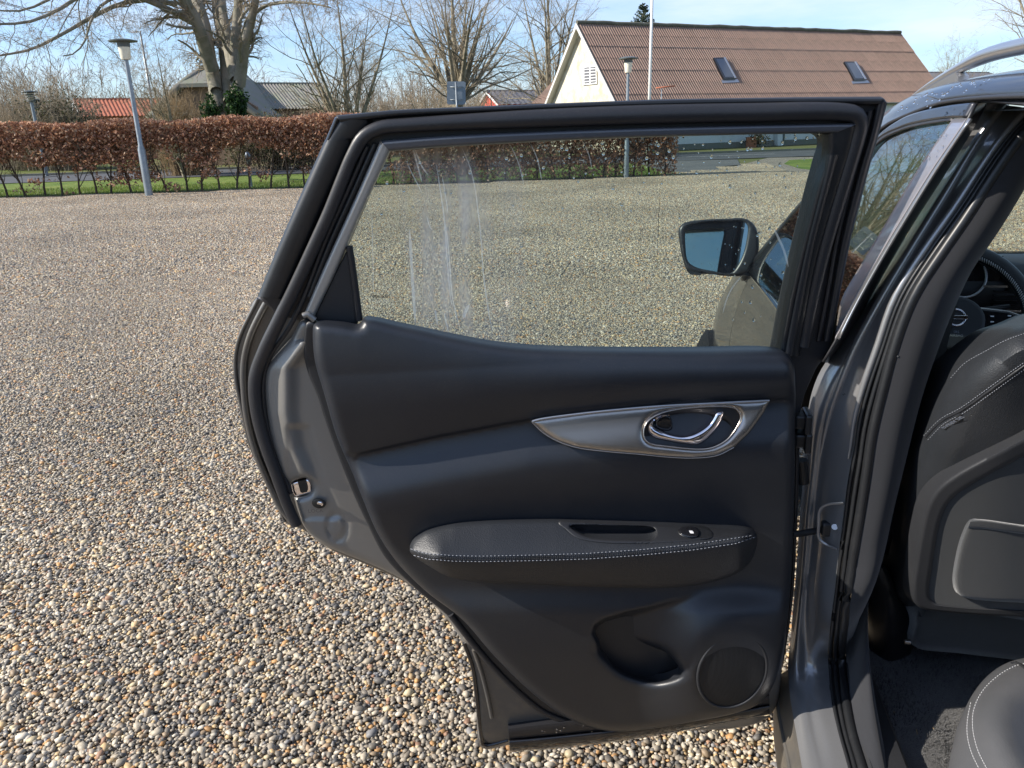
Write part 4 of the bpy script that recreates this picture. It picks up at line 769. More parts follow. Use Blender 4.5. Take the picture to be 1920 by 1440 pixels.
# small cars parked beyond the hedge are only a glint; a low kerb follows the road
for o_ in (-.06, wid+.06):
    a = near0+rn*o_; b = near1+rn*o_; a3 = np.array([a[0], a[1], -.02]); b3 = np.array([b[0], b[1], -.02])
    if o_ > 0: tag(mesh('kerb', *prism([a3, b3, b3+np.array([rn[0]*.12, rn[1]*.12, 0]), a3+np.array([rn[0]*.12, rn[1]*.12, 0])], (0, 0, 0), (0, 0, .12)), 'roof_grey', None, smooth=False), kind='structure')
# ================================================================== THE CAR
car = empty('parked_car', (1.1, 1.9, 0), 'dark grey metallic car seen from beside its wide open rear door, black leather interior', 'car')
def speaker_mat():
    m = mat('speaker_mesh', (.02, .021, .023), .5, spec=.4); nt = m.node_tree; b = nt.nodes['Principled BSDF']; l = nt.links.new
    tc = N(nt, 'ShaderNodeTexCoord'); v = N(nt, 'ShaderNodeTexVoronoi'); v.inputs['Scale'].default_value = 420; v.inputs['Randomness'].default_value = .15
    l(tc.outputs['Object'], v.inputs[0]); r = N(nt, 'ShaderNodeMapRange'); r.inputs[1].default_value = .25; r.inputs[2].default_value = .5; l(v.outputs['Distance'], r.inputs[0])
    cr = N(nt, 'ShaderNodeValToRGB'); cr.color_ramp.elements[0].color = (.003, .003, .004, 1); cr.color_ramp.elements[1].color = (.013, .014, .016, 1)
    l(r.outputs[0], cr.inputs[0]); l(cr.outputs[0], b.inputs['Base Color'])
    u = N(nt, 'ShaderNodeBump'); u.inputs['Distance'].default_value = .0002; l(r.outputs[0], u.inputs['Height']); l(u.outputs[0], b.inputs['Normal'])
speaker_mat()
I = np.interp
# ---- rear door shell
shell = pt((568, 600), (545, 635), (516, 668), (500, 690), (496, 722), (500, 775), (512, 840), (530, 890), (545, 915), (560, 962), (572, 990), (600, 1018), (640, 1036),
           (700, 1060), (760, 1090), (815, 1135), (856, 1185), (880, 1240), (893, 1320), (905, 1398), (955, 1392), (1200, 1372), (1440, 1345), (1468, 1240), (1478, 1120), (1486, 1000), (1490, 860),
           (1491, 760), (1489, 725), (1470, 716), (1400, 715), (1200, 715), (990, 715), (720, 690), (620, 640))
def shell_w(x, y):
    xl = I(y, [600, 690, 775, 840, 915, 990, 1040, 1100, 1200, 1400], [568, 500, 500, 512, 545, 572, 640, 770, 865, 905])
    t = x-xl
    w_ = -.004+.012*np.exp(-((t-36)/16.)**2)*(y < 900)*(y > 640)     # soft ridge down the edge
    q = np.hypot((x-632)/17., (y-988)/24.); w_ = w_-.004*np.exp(-((q-1)/.22)**2)   # pressed ring
    w_ = w_-.005*sms((y-795)/8)*sms((880-y)/200+1)*sms((x-532)/12)*sms((I(y, [795, 900, 960], [585, 612, 640])-x)/14)*(y < 975)
    return w_
rear_door = relief('rear_door', shell, shell_w, 'frame_grey', car, step=6, r=14, depth=.012, back=.06, holes=[pt((545, 908), (575, 896), (582, 905), (584, 922), (552, 931))])
tag(rear_door, 'rear door swung wide open, dark grey metal edge and black trim')
def D(name, poly, w, m, **k): return relief(name, poly, w, m, rear_door, **k)
skin = pt((486, 556), (462, 598), (446, 640), (440, 660), (441, 700), (451, 760), (466, 830), (497, 885), (516, 935), (530, 975), (545, 985), (566, 992), (620, 1030), (700, 1064), (770, 1098), (825, 1146), (866, 1200),
          (884, 1260), (893, 1330), (903, 1402), (960, 1396), (1200, 1374), (1430, 1348), (1455, 1280), (1475, 1150), (1486, 1000), (1490, 860), (1491, 800), (1484, 770), (1440, 762), (1300, 760), (1000, 760), (720, 740), (600, 620))
D('outer_skin', skin, -.05, 'paint_dusty', step=22, ostep=8, r=10, depth=.006, back=.03)
tb = lambda nm, pts, w, r, m, par=None, **k: tube(nm, Dp(*np.array(resample(np.array(pts, float), step=10)).T, w), r if np.isscalar(r) else I(np.linspace(0, 1, len(resample(np.array(pts, float), step=10))), np.linspace(0, 1, len(r)), r), m, par or rear_door, up=DN, **k)
tb('skin_flange', [(500, 566), (487, 590), (468, 632), (457, 680), (457, 730), (464, 790), (480, 850), (503, 905), (525, 950), (552, 985)], -.043, .0055, 'paint_dusty')
tb('hem_edge', [(484, 560), (446, 642), (441, 700), (455, 775), (472, 842), (502, 895), (522, 948), (534, 978)], -.05, .003, 'paint_dusty')
# ---- black frame round the window
wopen = pt((731, 284), (820, 277), (900, 272), (1050, 264), (1200, 258), (1380, 253), (1540, 250), (1554, 262), (1545, 300), (1532, 346), (1504, 457), (1480, 560), (1459, 668), (1452, 720), (1100, 725), (990, 722), (860, 708), (690, 680), (655, 640), (584, 604), (628, 513), (680, 393))
fr = pt((631, 216), (745, 206), (900, 199), (1240, 186), (1500, 182), (1655, 181), (1664, 192), (1647, 255), (1631, 311), (1612, 385), (1595, 449), (1575, 550), (1560, 631), (1556, 656), (1530, 690), (1508, 740), (1494, 800), (1480, 760), (1450, 740), (1000, 742), (700, 712), (630, 650), (596, 620), (560, 602),
        (520, 590), (487, 560), (609, 266))
D('window_frame', fr, -.02, 'rubber', step=14, ostep=10, r=5, depth=.004, back=.04, smooth=False, holes=[wopen])
ribbon('frame_cover', [(609, 263), (565, 362), (521, 463), (483, 556)], [(664, 262), (628, 340), (575, 460), (531, 562)], -.014, 'black_plastic', rear_door, bulge=.012)
ribbon('frame_cover', [(634, 222), (609, 263)], [(700, 226), (668, 262)], -.014, 'black_plastic', rear_door, bulge=.008)
ribbon('top_weather_lip', [(632, 217), (745, 206), (900, 200), (1240, 187), (1500, 183), (1656, 183)], [(640, 232), (745, 220), (900, 212), (1240, 201), (1500, 197), (1648, 197)], -.014, 'black_plastic', rear_door, bulge=.008)
ribbon('front_weather_lip', [(1663, 190), (1647, 255), (1631, 311), (1595, 449), (1575, 550), (1559, 640)], [(1645, 194), (1630, 255), (1613, 311), (1578, 449), (1560, 550), (1544, 640)], -.016, 'rubber', rear_door, bulge=.008)
ribbon('front_weather_lip', [(1640, 205), (1627, 255), (1610, 311), (1575, 449), (1557, 550), (1541, 640)], [(1626, 210), (1618, 255), (1600, 311), (1565, 449), (1547, 550), (1530, 640)], -.018, 'rubber', rear_door, bulge=.005)
tb('door_seal', [(556, 985), (536, 940), (516, 885), (498, 835), (484, 785), (478, 745), (479, 705), (496, 657), (524, 598), (552, 540), (588, 462), (616, 400), (640, 340), (660, 292), (682, 256), (712, 240), (760, 235), (900, 227), (1200, 215), (1400, 211), (1580, 210), (1606, 216), (1612, 232),
                 (1606, 262), (1592, 311), (1562, 410), (1540, 490), (1520, 580), (1507, 650)], -.004, [.0095, .0105, .011, .010, .0095, .010, .0125, .0135, .0135, .0135, .012, .011, .010], 'rubber', k=14, flat=.8)
tb('glass_channel', [(689, 274), (650, 362), (610, 452), (568, 562), (540, 618), (506, 668), (494, 715), (497, 780), (520, 860), (545, 925)], -.012, .0045, 'rubber')
tb('glass_channel', [(703, 270), (664, 358), (620, 455), (580, 556)], -.008, .004, 'black_plastic')
tb('hem_edge', [(614, 268), (633, 222)], -.012, .004, 'gloss_black')
flatp = lambda d: (lambda q: d*(1-max(0, 1-min(q, 1-q)/.22)**2))
ribbon('rear_sash', [(713, 264), (660, 385), (608, 500), (569, 591)], [(731, 283), (680, 393), (628, 513), (588, 597)], -.004, 'sash_grey', rear_door, prof=flatp(.008))
ribbon('top_garnish', [(713, 264), (800, 257), (900, 251), (1050, 245), (1200, 240), (1400, 235), (1611, 231)], [(731, 284), (815, 277), (900, 272), (1050, 264), (1200, 258), (1380, 253), (1565, 250)], -.004, 'trim_glossy', rear_door, prof=flatp(.009))
ribbon('front_sash', [(1611, 231), (1595, 290), (1572, 362), (1536, 481), (1517, 570), (1499, 668)], [(1552, 252), (1551, 290), (1532, 350), (1504, 457), (1480, 560), (1459, 668)], -.004, 'black_plastic', rear_door, prof=flatp(.007), k=12)
ribbon('sash_bead', [(1573, 290), (1556, 350), (1528, 455), (1507, 560), (1487, 668)], [(1553, 290), (1543, 340), (1514, 455), (1491, 560), (1470, 668)], .002, 'trim_smooth', rear_door, bulge=.007, back=.005)
tb('hem_edge', [(569, 592), (574, 588), (590, 600)], .006, .005, 'frame_grey')
D('rear_corner_cover', pt((654, 462), (663, 527), (674, 597), (668, 612), (640, 610), (586, 600), (628, 513)), -.004, 'seat_plastic', step=8, r=4, depth=.004, back=.015, smooth=False)
tb('glass_channel', [(655, 462), (665, 530), (674, 600)], -.003, .0055, 'rubber')
# glass
sx = [float(Dp(np.array([x]), np.array([450.]), -.02)[0, 0]) for x in (690, 1150)]
m = glassmat('rear_glass', (.61, .715, .675), .9, 1.5, smear=(sx[0], sx[1]))
gl = D('window_glass', pt((715, 262), (1200, 240), (1570, 235), (1560, 300), (1475, 690), (1100, 690), (860, 670), (640, 625), (570, 606)), -.018, 'rear_glass', step=60, r=0, back=.004, smooth=False)
gl['label'] = 'tinted rear door window streaked with dried smears and water drops'
def strip(name, pts, w, wd, m, par):
    P = resample(np.array(pts, float), step=5); T = np.gradient(P, axis=0); T /= np.linalg.norm(T, axis=1)[:, None]; Q = np.stack([-T[:, 1], T[:, 0]], 1)
    t = np.linspace(0, 1, len(P)); h = wd*np.minimum(1, np.minimum(t, 1-t)*6+.15)[:, None]
    A = Dp(*(P+Q*h).T, w); B = Dp(*(P-Q*h).T, w); n = len(P)
    return np.vstack([A, B]), [(i, i+1, n+i+1, n+i) for i in range(n-1)]
st = [([(775, 282), (783, 310), (791, 341)], 1.5), ([(779, 282), (790, 310), (803, 329)], 1.2), ([(763, 305), (775, 330), (791, 361)], 1.0), ([(866, 277), (880, 310), (890, 350), (897, 400), (903, 460), (906, 510), (914, 570), (924, 628)], 1.1),
      ([(818, 308), (826, 360), (834, 420), (838, 480), (845, 560), (850, 580)], 1.3), ([(836, 420), (842, 480), (848, 555), (858, 600), (863, 617)], 1.1), ([(832, 585), (841, 622)], 1.0), ([(800, 405), (806, 425), (811, 432)], .9), ([(958, 274), (972, 305), (982, 345)], .9), ([(995, 270), (1008, 300), (1016, 340)], 1.0),
      ([(697, 400), (699, 480), (700, 552)], .8), ([(829, 330), (833, 352), (840, 400)], .9), ([(1091, 262), (1104, 290), (1110, 318)], .8),
      ([(1391, 517), (1372, 541), (1361, 566), (1355, 588)], 1.0), ([(868, 598), (874, 582), (880, 571)], 3.0), ([(768, 430), (773, 520), (779, 610)], 2.6), ([(816, 580), (820, 610)], 1.8), ([(1452, 430), (1470, 470), (1478, 500)], 2.0)]
for p, wd in st: mesh('dried_streak', *strip('', p, -.0165, wd, '', None), 'streak', rear_door)
def beads(pts, fn, rads, flat, nrm, name, m, par):
    ico = bmesh.new(); bmesh.ops.create_icosphere(ico, subdivisions=2, radius=1); bv = np.array([v.co[:] for v in ico.verts]); bf = [tuple(v.index for v in f.verts) for f in ico.faces]; ico.free()
    nrm = np.array(nrm)/np.linalg.norm(nrm); bv2 = bv-np.outer(bv@nrm, nrm)*(1-flat); G = []
    for (x, y), r_ in zip(pts, rads):
        c = fn(np.array([float(x)]), np.array([float(y)]))[0]; G.append((bv2*r_*np.array([1, 1, random.uniform(1, 1.5)])+c, bf))
    V, F = join(G); return tag(mesh(name, V, F, m, par), kind='stuff')
wp = []
while len(wp) < 150:
    x, y = random.uniform(735, 1540), 250+abs(random.gauss(0, 1))*85
    if inpoly(np.array([x]), np.array([y]), np.array(wopen, float))[0] and (x > 1000 or random.random() < .45): wp.append((x, y))
wp += [(random.uniform(670, 860), random.uniform(330, 520)) for _ in range(22)]+[(random.gauss(1430, 35), random.uniform(420, 600)) for _ in range(26)]
wp = [p for p in wp if inpoly(np.array([p[0]]), np.array([p[1]]), np.array(wopen, float))[0]]
beads(wp, lambda x, y: Dp(x, y, -.0225), [random.choice((.0009, .0012, .0012, .0018, .0026)) for _ in wp], .45, DN, 'water_drops', 'water_bead', rear_door)

# ---- inner trim panel
panel = pt((588, 610), (594, 606), (640, 608), (672, 612), (682, 599), (760, 612), (860, 633), (930, 645), (990, 651), (1100, 655), (1300, 656), (1440, 655), (1472, 661), (1487, 678), (1491, 720), (1491, 800), (1490, 900), (1487, 1000), (1480, 1130),
           (1466, 1230), (1450, 1285), (1425, 1318), (1380, 1337), (1290, 1355), (1200, 1370), (1150, 1372), (1100, 1362), (1045, 1335), (985, 1288), (925, 1228), (865, 1160), (800, 1110), (745, 1055), (708, 1000), (684, 945), (660, 885), (632, 820), (607, 735), (591, 680), (587, 645))
yc = lambda x: I(x, [590, 665, 820, 990, 1200, 1440, 1495], [868, 852, 818, 787, 764, 750, 746])
yt = lambda x: I(x, [580, 675, 860, 990, 1100, 1495], [603, 604, 636, 651, 656, 658])
P1 = np.array([(1113, 1170), (1131, 1158), (1169, 1146), (1221, 1134), (1272, 1119), (1310, 1108), (1345, 1120), (1335, 1160), (1318, 1220), (1290, 1262), (1279, 1268), (1259, 1277), (1231, 1282), (1204, 1278), (1169, 1266), (1145, 1249), (1121, 1215), (1108, 1187)], float)
P1e = np.array([(1290, 1262), (1279, 1268), (1259, 1277), (1231, 1282), (1204, 1278), (1169, 1266), (1145, 1249), (1121, 1215), (1108, 1187), (1113, 1170), (1131, 1158), (1169, 1146), (1221, 1134), (1272, 1119), (1310, 1108)], float)
P2 = pt((1124, 1216), (1150, 1206), (1190, 1208), (1224, 1214), (1248, 1223), (1265, 1239), (1278, 1262), (1259, 1272), (1231, 1277), (1204, 1273), (1169, 1261), (1147, 1245))
ca, sa = math.cos(R(-52)), math.sin(R(-52))
def spd(x, y):
    u = (x-1373)*ca+(y-1259)*sa; v = -(x-1373)*sa+(y-1259)*ca
    return np.hypot(u/72., v/60.)*66.
def panel_w(x, y):
    c, t0 = yc(x), yt(x); s = np.clip((y-t0)/(c-t0), 0, 1)
    up = .034+.026*np.sin(math.pi*np.clip(s*.82+.1, 0, 1))
    t = y-c
    lo = .030+.026*sms(t/95.)-.018*sms((t-95)/130.)+.012*sms((y-1095)/60)-.012*sms((y-1160)/190)
    k = sms((t+1.5)/5.)
    w_ = up*(1-k)+lo*k
    d = spd(x, y); w_ = w_+.034*sms(1-(d-70)/115.)*(d > 70)+(.034)*(d <= 70)
    ins = inpoly(x, y, P1)
    if ins.any():
        e = pdist(x, y, P1e, False); w_ = w_-ins*.06*sms(e/13.)*sms((1318-x)/205.)
    w_ = w_+.006*np.exp(-((x-1482)/10.)**2)*0
    return w_
creases = [[(x, float(yc(x))+dy) for x in range(672, 1486, 20)] for dy in (-2.5, 0, 4)]
dp = D('door_panel', panel, panel_w, 'trim', step=5.5, ostep=7, r=17, depth=.020, back=.02, lines=creases+[P1e[1:-2], P1e[1:-2]*.97+np.array([1200, 1205])*.03], holes=[P2], angle=75)
D('panel_backing', pt((577, 602), (570, 633), (570, 667), (578, 700), (595, 742), (607, 780), (632, 850), (660, 920), (690, 985), (722, 1045), (775, 1100), (845, 1160), (905, 1228), (965, 1290), (1030, 1340), (1090, 1362), (1250, 1345), (1400, 1320), (1450, 1270), (1476, 1150), (1485, 1000), (1488, 850), (1486, 760), (1460, 742), (1200, 740), (780, 720), (680, 670), (630, 635), (600, 612)), .008, 'trim_smooth', step=16, ostep=8, r=5, depth=.004, back=.015)
D('pocket_bin', pt((1110, 1200), (1150, 1190), (1224, 1200), (1275, 1225), (1295, 1265), (1259, 1290), (1200, 1292), (1150, 1270)), -.02, 'black_plastic', step=14, r=0, back=.005)
# speaker
sp = []
for a in np.linspace(0, 2*math.pi, 40, endpoint=False):
    u, v = 72*math.cos(a), 60*math.sin(a); sp.append((1373+u*ca-v*sa, 1259+u*sa+v*ca))
pw0 = float(panel_w(np.array([1373.]), np.array([1259.]))[0])
D('speaker_grille', sp, lambda x, y: panel_w(x, y)*0+pw0+.002+.004*(1-(spd(x, y)/66)**2), 'speaker_mesh', step=7, r=4, depth=.003, back=.01)
tube('speaker_ring', Dp(*np.array(sp).T, pw0+.002), .0030, 'seat_plastic', rear_door, k=8, closed=True, up=DN)
# lower part of the door
D('lower_inner_panel', pt((868, 1196), (885, 1240), (896, 1300), (908, 1390), (955, 1388), (1060, 1350), (990, 1300), (930, 1240), (880, 1190)), .001, 'dirty_metal', step=9, r=8, depth=.006, back=.01)
tb('lower_seal', [(845, 1152), (886, 1205), (930, 1256), (975, 1300), (1020, 1335), (1062, 1352)], .008, .0065, 'rubber')
tb('skin_flange', [(870, 1205), (886, 1250), (894, 1310), (903, 1385), (906, 1397), (952, 1388)], -.002, .004, 'gloss_black')
tb('skin_flange', [(888, 1218), (903, 1262), (915, 1310), (922, 1345)], .004, .004, 'dirty_metal')
ribbon('sill_seal_strip', [(953, 1363), (1060, 1350), (1200, 1340), (1330, 1320), (1442, 1302)], [(955, 1388), (1060, 1378), (1200, 1362), (1330, 1342), (1443, 1322)], .010, 'rubber', rear_door, bulge=.008, k=8, back=.01)
ribbon('sill_seal_strip', [(955, 1386), (1060, 1376), (1200, 1360), (1330, 1340), (1443, 1320)], [(956, 1411), (1060, 1403), (1200, 1385), (1330, 1362), (1443, 1341)], .008, 'gloss_black', rear_door, bulge=.014, k=12, back=.02)
bp = [(random.uniform(990, 1430), 0) for _ in range(46)]; bp = [(x, I(x, [953, 1440], [1398, 1330])-random.uniform(2, 20)) for x, _ in bp]
beads(bp, lambda x, y: Dp(x, y, .025), [random.uniform(.0008, .0016) for _ in bp], .6, DN, 'water_drops', 'water_bead', rear_door)

# ---- armrest
ytop = lambda x: I(x, [768, 775, 800, 850, 920, 1040, 1250, 1400, 1420], [1030, 1010, 993, 981, 975, 973, 981, 990, 1000])
yst = lambda x: I(x, [765, 800, 850, 900, 1000, 1100, 1200, 1300, 1380, 1420], [1033, 1043, 1047, 1048, 1046, 1043, 1036, 1026, 1014, 1004])
ybt = lambda x: I(x, [765, 805, 845, 900, 1000, 1200, 1280, 1340, 1390, 1420], [1036, 1062, 1083, 1092, 1096, 1102, 1100, 1090, 1070, 1015])
arm = pt((768, 1032), (774, 1012), (800, 994), (850, 981), (920, 975), (1000, 973), (1040, 973), (1150, 977), (1250, 981), (1330, 986), (1400, 990), (1416, 997), (1420, 1012), (1412, 1045), (1390, 1070), (1340, 1090), (1280, 1100), (1200, 1102), (1100, 1100), (1000, 1096), (900, 1092), (845, 1083), (805, 1062), (778, 1044))
def arm_w(x, y):
    a, b, c = ytop(x), yst(x), ybt(x)
    s = np.clip((b-y)/np.maximum(b-a, 6), 0, 1); q = np.clip((y-b)/np.maximum(c-b, 6), 0, 1)
    w_ = np.where(y < b, .112-.058*s**1.15, .112-.034*q**1.7)
    e = np.minimum(sms((x-760)/70.), sms((1428-x)/45.)); w_ = .055+(w_-.055)*(.35+.65*e)
    return w_-.0022*np.exp(-((y-b)/2.3)**2)
grip = pt((1068, 986), (1085, 984), (1150, 985), (1225, 989), (1231, 996), (1227, 1010), (1180, 1012), (1110, 1008), (1084, 999))
D('armrest', arm, arm_w, 'leather_door', step=5, r=9, depth=.010, back=.045, holes=[grip], lines=[[(x, float(yst(x))) for x in range(790, 1410, 20)]], angle=75)
D('grip_recess', pt((1068, 986), (1150, 984), (1231, 989), (1231, 1011), (1110, 1010), (1082, 1000)), .052, 'black_plastic', step=14, r=0, back=.004)
D('switch_plate', pt((1046, 980), (1150, 982), (1250, 987), (1395, 996), (1410, 999), (1370, 1006), (1300, 1014), (1200, 1019), (1120, 1017), (1080, 1008), (1060, 992)), lambda x, y: arm_w(x, y)+.0015, 'trim_smooth', step=6, r=3, depth=.002, back=.004, holes=[grip])
D('switch_bezel', pt((1270, 997), (1278, 990), (1300, 988), (1325, 990), (1335, 996), (1338, 1006), (1325, 1011), (1300, 1010), (1280, 1006)), lambda x, y: arm_w(x, y)+.004, 'black_plastic', step=5, r=3, depth=.003, back=.006)
D('window_switch', pt((1273, 998), (1281, 992), (1305, 991), (1312, 996), (1308, 1006), (1285, 1006)), lambda x, y: arm_w(x, y)+.009, 'gloss_black', step=4, r=4, depth=.004, back=.006)
D('switch_icon', pt((1292, 995), (1299, 995), (1301, 1000), (1294, 1000)), lambda x, y: arm_w(x, y)+.0095, 'print_white', step=3, r=0, back=.0003, smooth=False)
G = []
for off, s0, s1 in ((-5.2, 772, 1416), (5.2, 778, 1418)):
    q = resample(np.array([(x, float(yst(x))+off*min(1, (1440-x)/60)) for x in range(s0, s1, 12)]), step=7.2)
    for a in q:
        dx = 2.1; dy = (yst(a[0]+dx)-yst(a[0]-dx))*.5
        A = Dp(np.array([a[0]-dx, a[0]+dx]), np.array([a[1]-dy, a[1]+dy]), arm_w(np.array([a[0]-dx, a[0]+dx]), np.array([a[1]-dy, a[1]+dy]))+.0012)
        G.append(tubegeo(A, .00055, k=5))
V, F = join(G); mesh('stitching', V, F, 'thread', rear_door)
G = []
for off in (-1.6, 1.6):
    for x in range(785, 1412, 4):
        a = np.array([float(x), x+1.8]); A = Dp(a, yst(a)+off, arm_w(a, yst(a))+.0015); G.append(tubegeo(A, .0006, k=4))
V, F = join(G); mesh('seam_piping', V, F, 'trim_smooth', rear_door)

# ---- handle bezel, cup and lever
bez = pt((994, 790), (1012, 785), (1110, 772), (1230, 761), (1340, 755), (1445, 750), (1432, 775), (1405, 812), (1376, 840), (1345, 855), (1300, 860), (1250, 858), (1200, 853), (1130, 847), (1080, 840), (1045, 828), (1018, 812))
cup = pt((1358, 762), (1377, 765), (1386, 773), (1389, 783), (1382, 800), (1364, 824), (1340, 838), (1322, 842), (1298, 842), (1250, 837), (1220, 832), (1209, 823), (1207, 807), (1214, 791), (1232, 778), (1262, 769), (1310, 763))
D('handle_bezel', bez, lambda x, y: .050+.014*sms((y-yc(x))/85), 'silver_trim', step=5, ostep=5, r=12, depth=.006, back=.025, smooth=False, holes=[cup], angle=89)
D('handle_cup', pt((1200, 790), (1240, 760), (1370, 755), (1400, 785), (1370, 835), (1320, 850), (1220, 842), (1200, 815)), lambda x, y: .012+.034*sms((np.hypot((x-1295)/80, (y-803)/34)-.55)/.5), 'trim_smooth', step=6, r=0, back=.004)
q = resample(np.array([(998, 790), (1012, 786), (1110, 773), (1230, 762), (1340, 756), (1442, 751)], float), step=8); tube('bezel_edge', Dp(q[:, 0], q[:, 1], .0515), .0021, 'rail_silver', rear_door, k=8, up=DN)  # bright silver tube stands in for the highlight along the bezel's top edge
q = resample(np.array([(998, 792), (1018, 811), (1045, 827), (1080, 839), (1130, 846), (1200, 852), (1250, 857), (1300, 859), (1345, 854), (1376, 839)], float), step=8); tube('bezel_edge', Dp(q[:, 0], q[:, 1], 0.050+.012*sms((q[:, 1]-yc(q[:, 0]))/85)), .0010, 'silver_trim', rear_door, k=8, up=DN)
tube('cup_ring', Dp(*np.array(cup).T, .050+.012*sms((np.array(cup)[:, 1]-yc(np.array(cup)[:, 0]))/85)), .0013, 'silver_trim', rear_door, k=8, step=.004, closed=True, up=DN)
lev = pt((1343, 772), (1350, 770), (1358, 771), (1357, 781), (1349, 799), (1334, 817), (1316, 832), (1305, 835), (1286, 833), (1250, 827), (1227, 822), (1215, 812), (1213, 801), (1219, 790), (1237, 778), (1247, 777), (1256, 778), (1245, 782), (1228, 790), (1225, 798), (1233, 804), (1252, 812),
         (1280, 817), (1304, 811), (1328, 795))
D('door_handle', lev, lambda x, y: .056+.006*sms((x-1215)/60)*sms((1360-x)/60), 'chrome', step=2.6, ostep=2.6, r=9, depth=.011, back=.016)
D('lock_knob', pt((1236, 781), (1256, 780), (1260, 806), (1245, 808), (1230, 801), (1229, 791)), .045, 'gloss_black', step=5, r=4, depth=.004, back=.012)
# ---- latch, child lock, small marks
D('latch', pt((545, 906), (576, 896), (584, 905), (585, 924), (553, 932), (548, 922)), -.018, 'chrome', step=4, r=3, depth=.004, back=.01, smooth=False)
D('latch_slot', pt((558, 903), (573, 899), (577, 922), (564, 925)), -.014, 'print_black', step=5, r=0, back=.01, smooth=False)
D('child_lock', pt((585, 940), (592, 936), (604, 938), (611, 944), (608, 951), (596, 953), (586, 947)), .001, 'print_black', step=4, r=2, depth=.001, back=.003)
D('child_lock', pt((596, 941), (606, 943), (604, 949), (600, 946), (594, 945)), .003, 'chrome', step=3, r=1, depth=.001, back=.002)
def text(body, parent, m, P0, ex, ey, h, name, bold=0.):
    c = bpy.data.curves.new(name, 'FONT'); c.body = body; c.size = 1; c.align_x = 'CENTER'; c.align_y = 'CENTER'; c.resolution_u = 2; c.offset = bold
    o = bpy.data.objects.new(name, c); S.collection.objects.link(o); dg = bpy.context.evaluated_depsgraph_get()
    me = bpy.data.meshes.new_from_object(o.evaluated_get(dg)); bpy.data.objects.remove(o)
    V = np.array([v.co[:] for v in me.vertices]); F = [tuple(p.vertices) for p in me.polygons]
    ex = np.array(ex)/np.linalg.norm(ex); ey = np.array(ey)/np.linalg.norm(ey)
    return mesh(name, np.array(P0)+h*(V[:, :1]*ex+V[:, 1:2]*ey), F, m, parent, smooth=False)
Z3 = np.array([0, 0, 1.0]); lean = Z3+DN*.15
text('NISSAN', rear_door, 'print_black', Dp(715., 556., -.0165), DU, lean, .0085, 'glass_print')
text('43R-001583', rear_door, 'streak', Dp(713., 564., -.0165), DU, lean, .005, 'glass_print')
text('LOCK', rear_door, 'paint_dusty', Dp(592., 958., .0015), -DU, Z3, .010, 'lock_lettering')
# ---- hinges and check strap
for yy in (785, 820):
    V, F = join([boxgeo(Dp(1503., float(yy), -.02), (.030, .045, .026)), boxgeo(Dp(1512., float(yy)+4, -.01), (.012, .05, .038))]); o = mesh('hinge', V, F, 'black_plastic', rear_door, smooth=False)
    bv = o.modifiers.new('edge', 'BEVEL'); bv.width = .004; bv.segments = 2
tube('hinge', [YP(1502., 862., 1.40), YP(1506., 905., 1.40)], .012, 'black_plastic', rear_door, k=10)
cs = [YP(1484., 1002., 1.34), YP(1510., 999., 1.36), YP(1545., 992., 1.385), YP(1566., 990., 1.395)]
tube('check_strap', np.array(cs), [.0065, .0065, .006, .007], 'black_plastic', rear_door, k=8)
V, F = join([boxgeo(YP(1557., 991., 1.375), (.034, .02, .028))]); o = mesh('strap_bracket', V, F, 'black_plastic', car, smooth=False); bv = o.modifiers.new('edge', 'BEVEL'); bv.width = .005; bv.segments = 3
tube('strap_bolt', [YP(1565., 988., 1.365), YP(1565., 988., 1.352)], .0055, 'silver_trim', car, k=10)

# ---- body: B pillar jamb and sill
def J(rows):
    out = []
    for r_ in rows:
        x, y, q = r_; out.append(GZ(float(x), float(y), -q) if q < 0 else YP(float(x), float(y), q))
    return np.array(out)
c0 = J([(1852, 192, 1.46), (1800, 278, 1.46), (1740, 375, 1.46), (1680, 475, 1.46), (1622, 572, 1.46), (1572, 648, 1.46), (1540, 692, 1.455), (1521, 740, 1.45), (1512, 800, 1.45), (1508, 880, 1.45), (1500, 960, 1.45), (1495, 1040, 1.45), (1489, 1120, 1.44), (1482, 1200, 1.43), (1477, 1255, -.425), (1482, 1310, -.41), (1492, 1370, -.395), (1504, 1440, -.385), (1560, 1750, -.38)])
c1 = J([(1884, 196, 1.40), (1830, 272, 1.40), (1774, 365, 1.40), (1715, 460, 1.40), (1656, 558, 1.40), (1606, 650, 1.40), (1577, 720, 1.40), (1555, 780, 1.405), (1538, 860, 1.41), (1527, 950, 1.415), (1518, 1050, 1.415), (1510, 1130, 1.41), (1503, 1205, 1.40), (1503, 1262, -.432), (1510, 1320, -.42), (1520, 1375, -.405), (1534, 1440, -.395), (1590, 1750, -.39)])
c2 = J([(1935, 205, 1.34), (1893, 250, 1.34), (1852, 305, 1.34), (1800, 385, 1.34), (1740, 470, 1.34), (1684, 560, 1.34), (1652, 650, 1.34), (1627, 720, 1.34), (1609, 785, 1.34), (1601, 840, 1.34), (1590, 900, 1.34), (1583, 955, 1.34), (1576, 1010, 1.34), (1566, 1100, 1.34), (1556, 1180, 1.335), (1553, 1245, -.437), (1560, 1320, -.422), (1572, 1375, -.41), (1590, 1440, -.40), (1660, 1750, -.40)])
cm = (resample(c1, n=60)+resample(c2, n=60))/2; cm[:, 1] -= .006; cm[:30, 1] += .022*np.sin(np.linspace(0, math.pi, 30)); cp_ = resample(c0, n=60)*.45+resample(c1, n=60)*.55; cp_[:, 1] -= .018; cp_[:, 0] -= .002; cq_ = resample(c1, n=60)*.85+resample(c2, n=60)*.15; cq_[:, 1] += .004
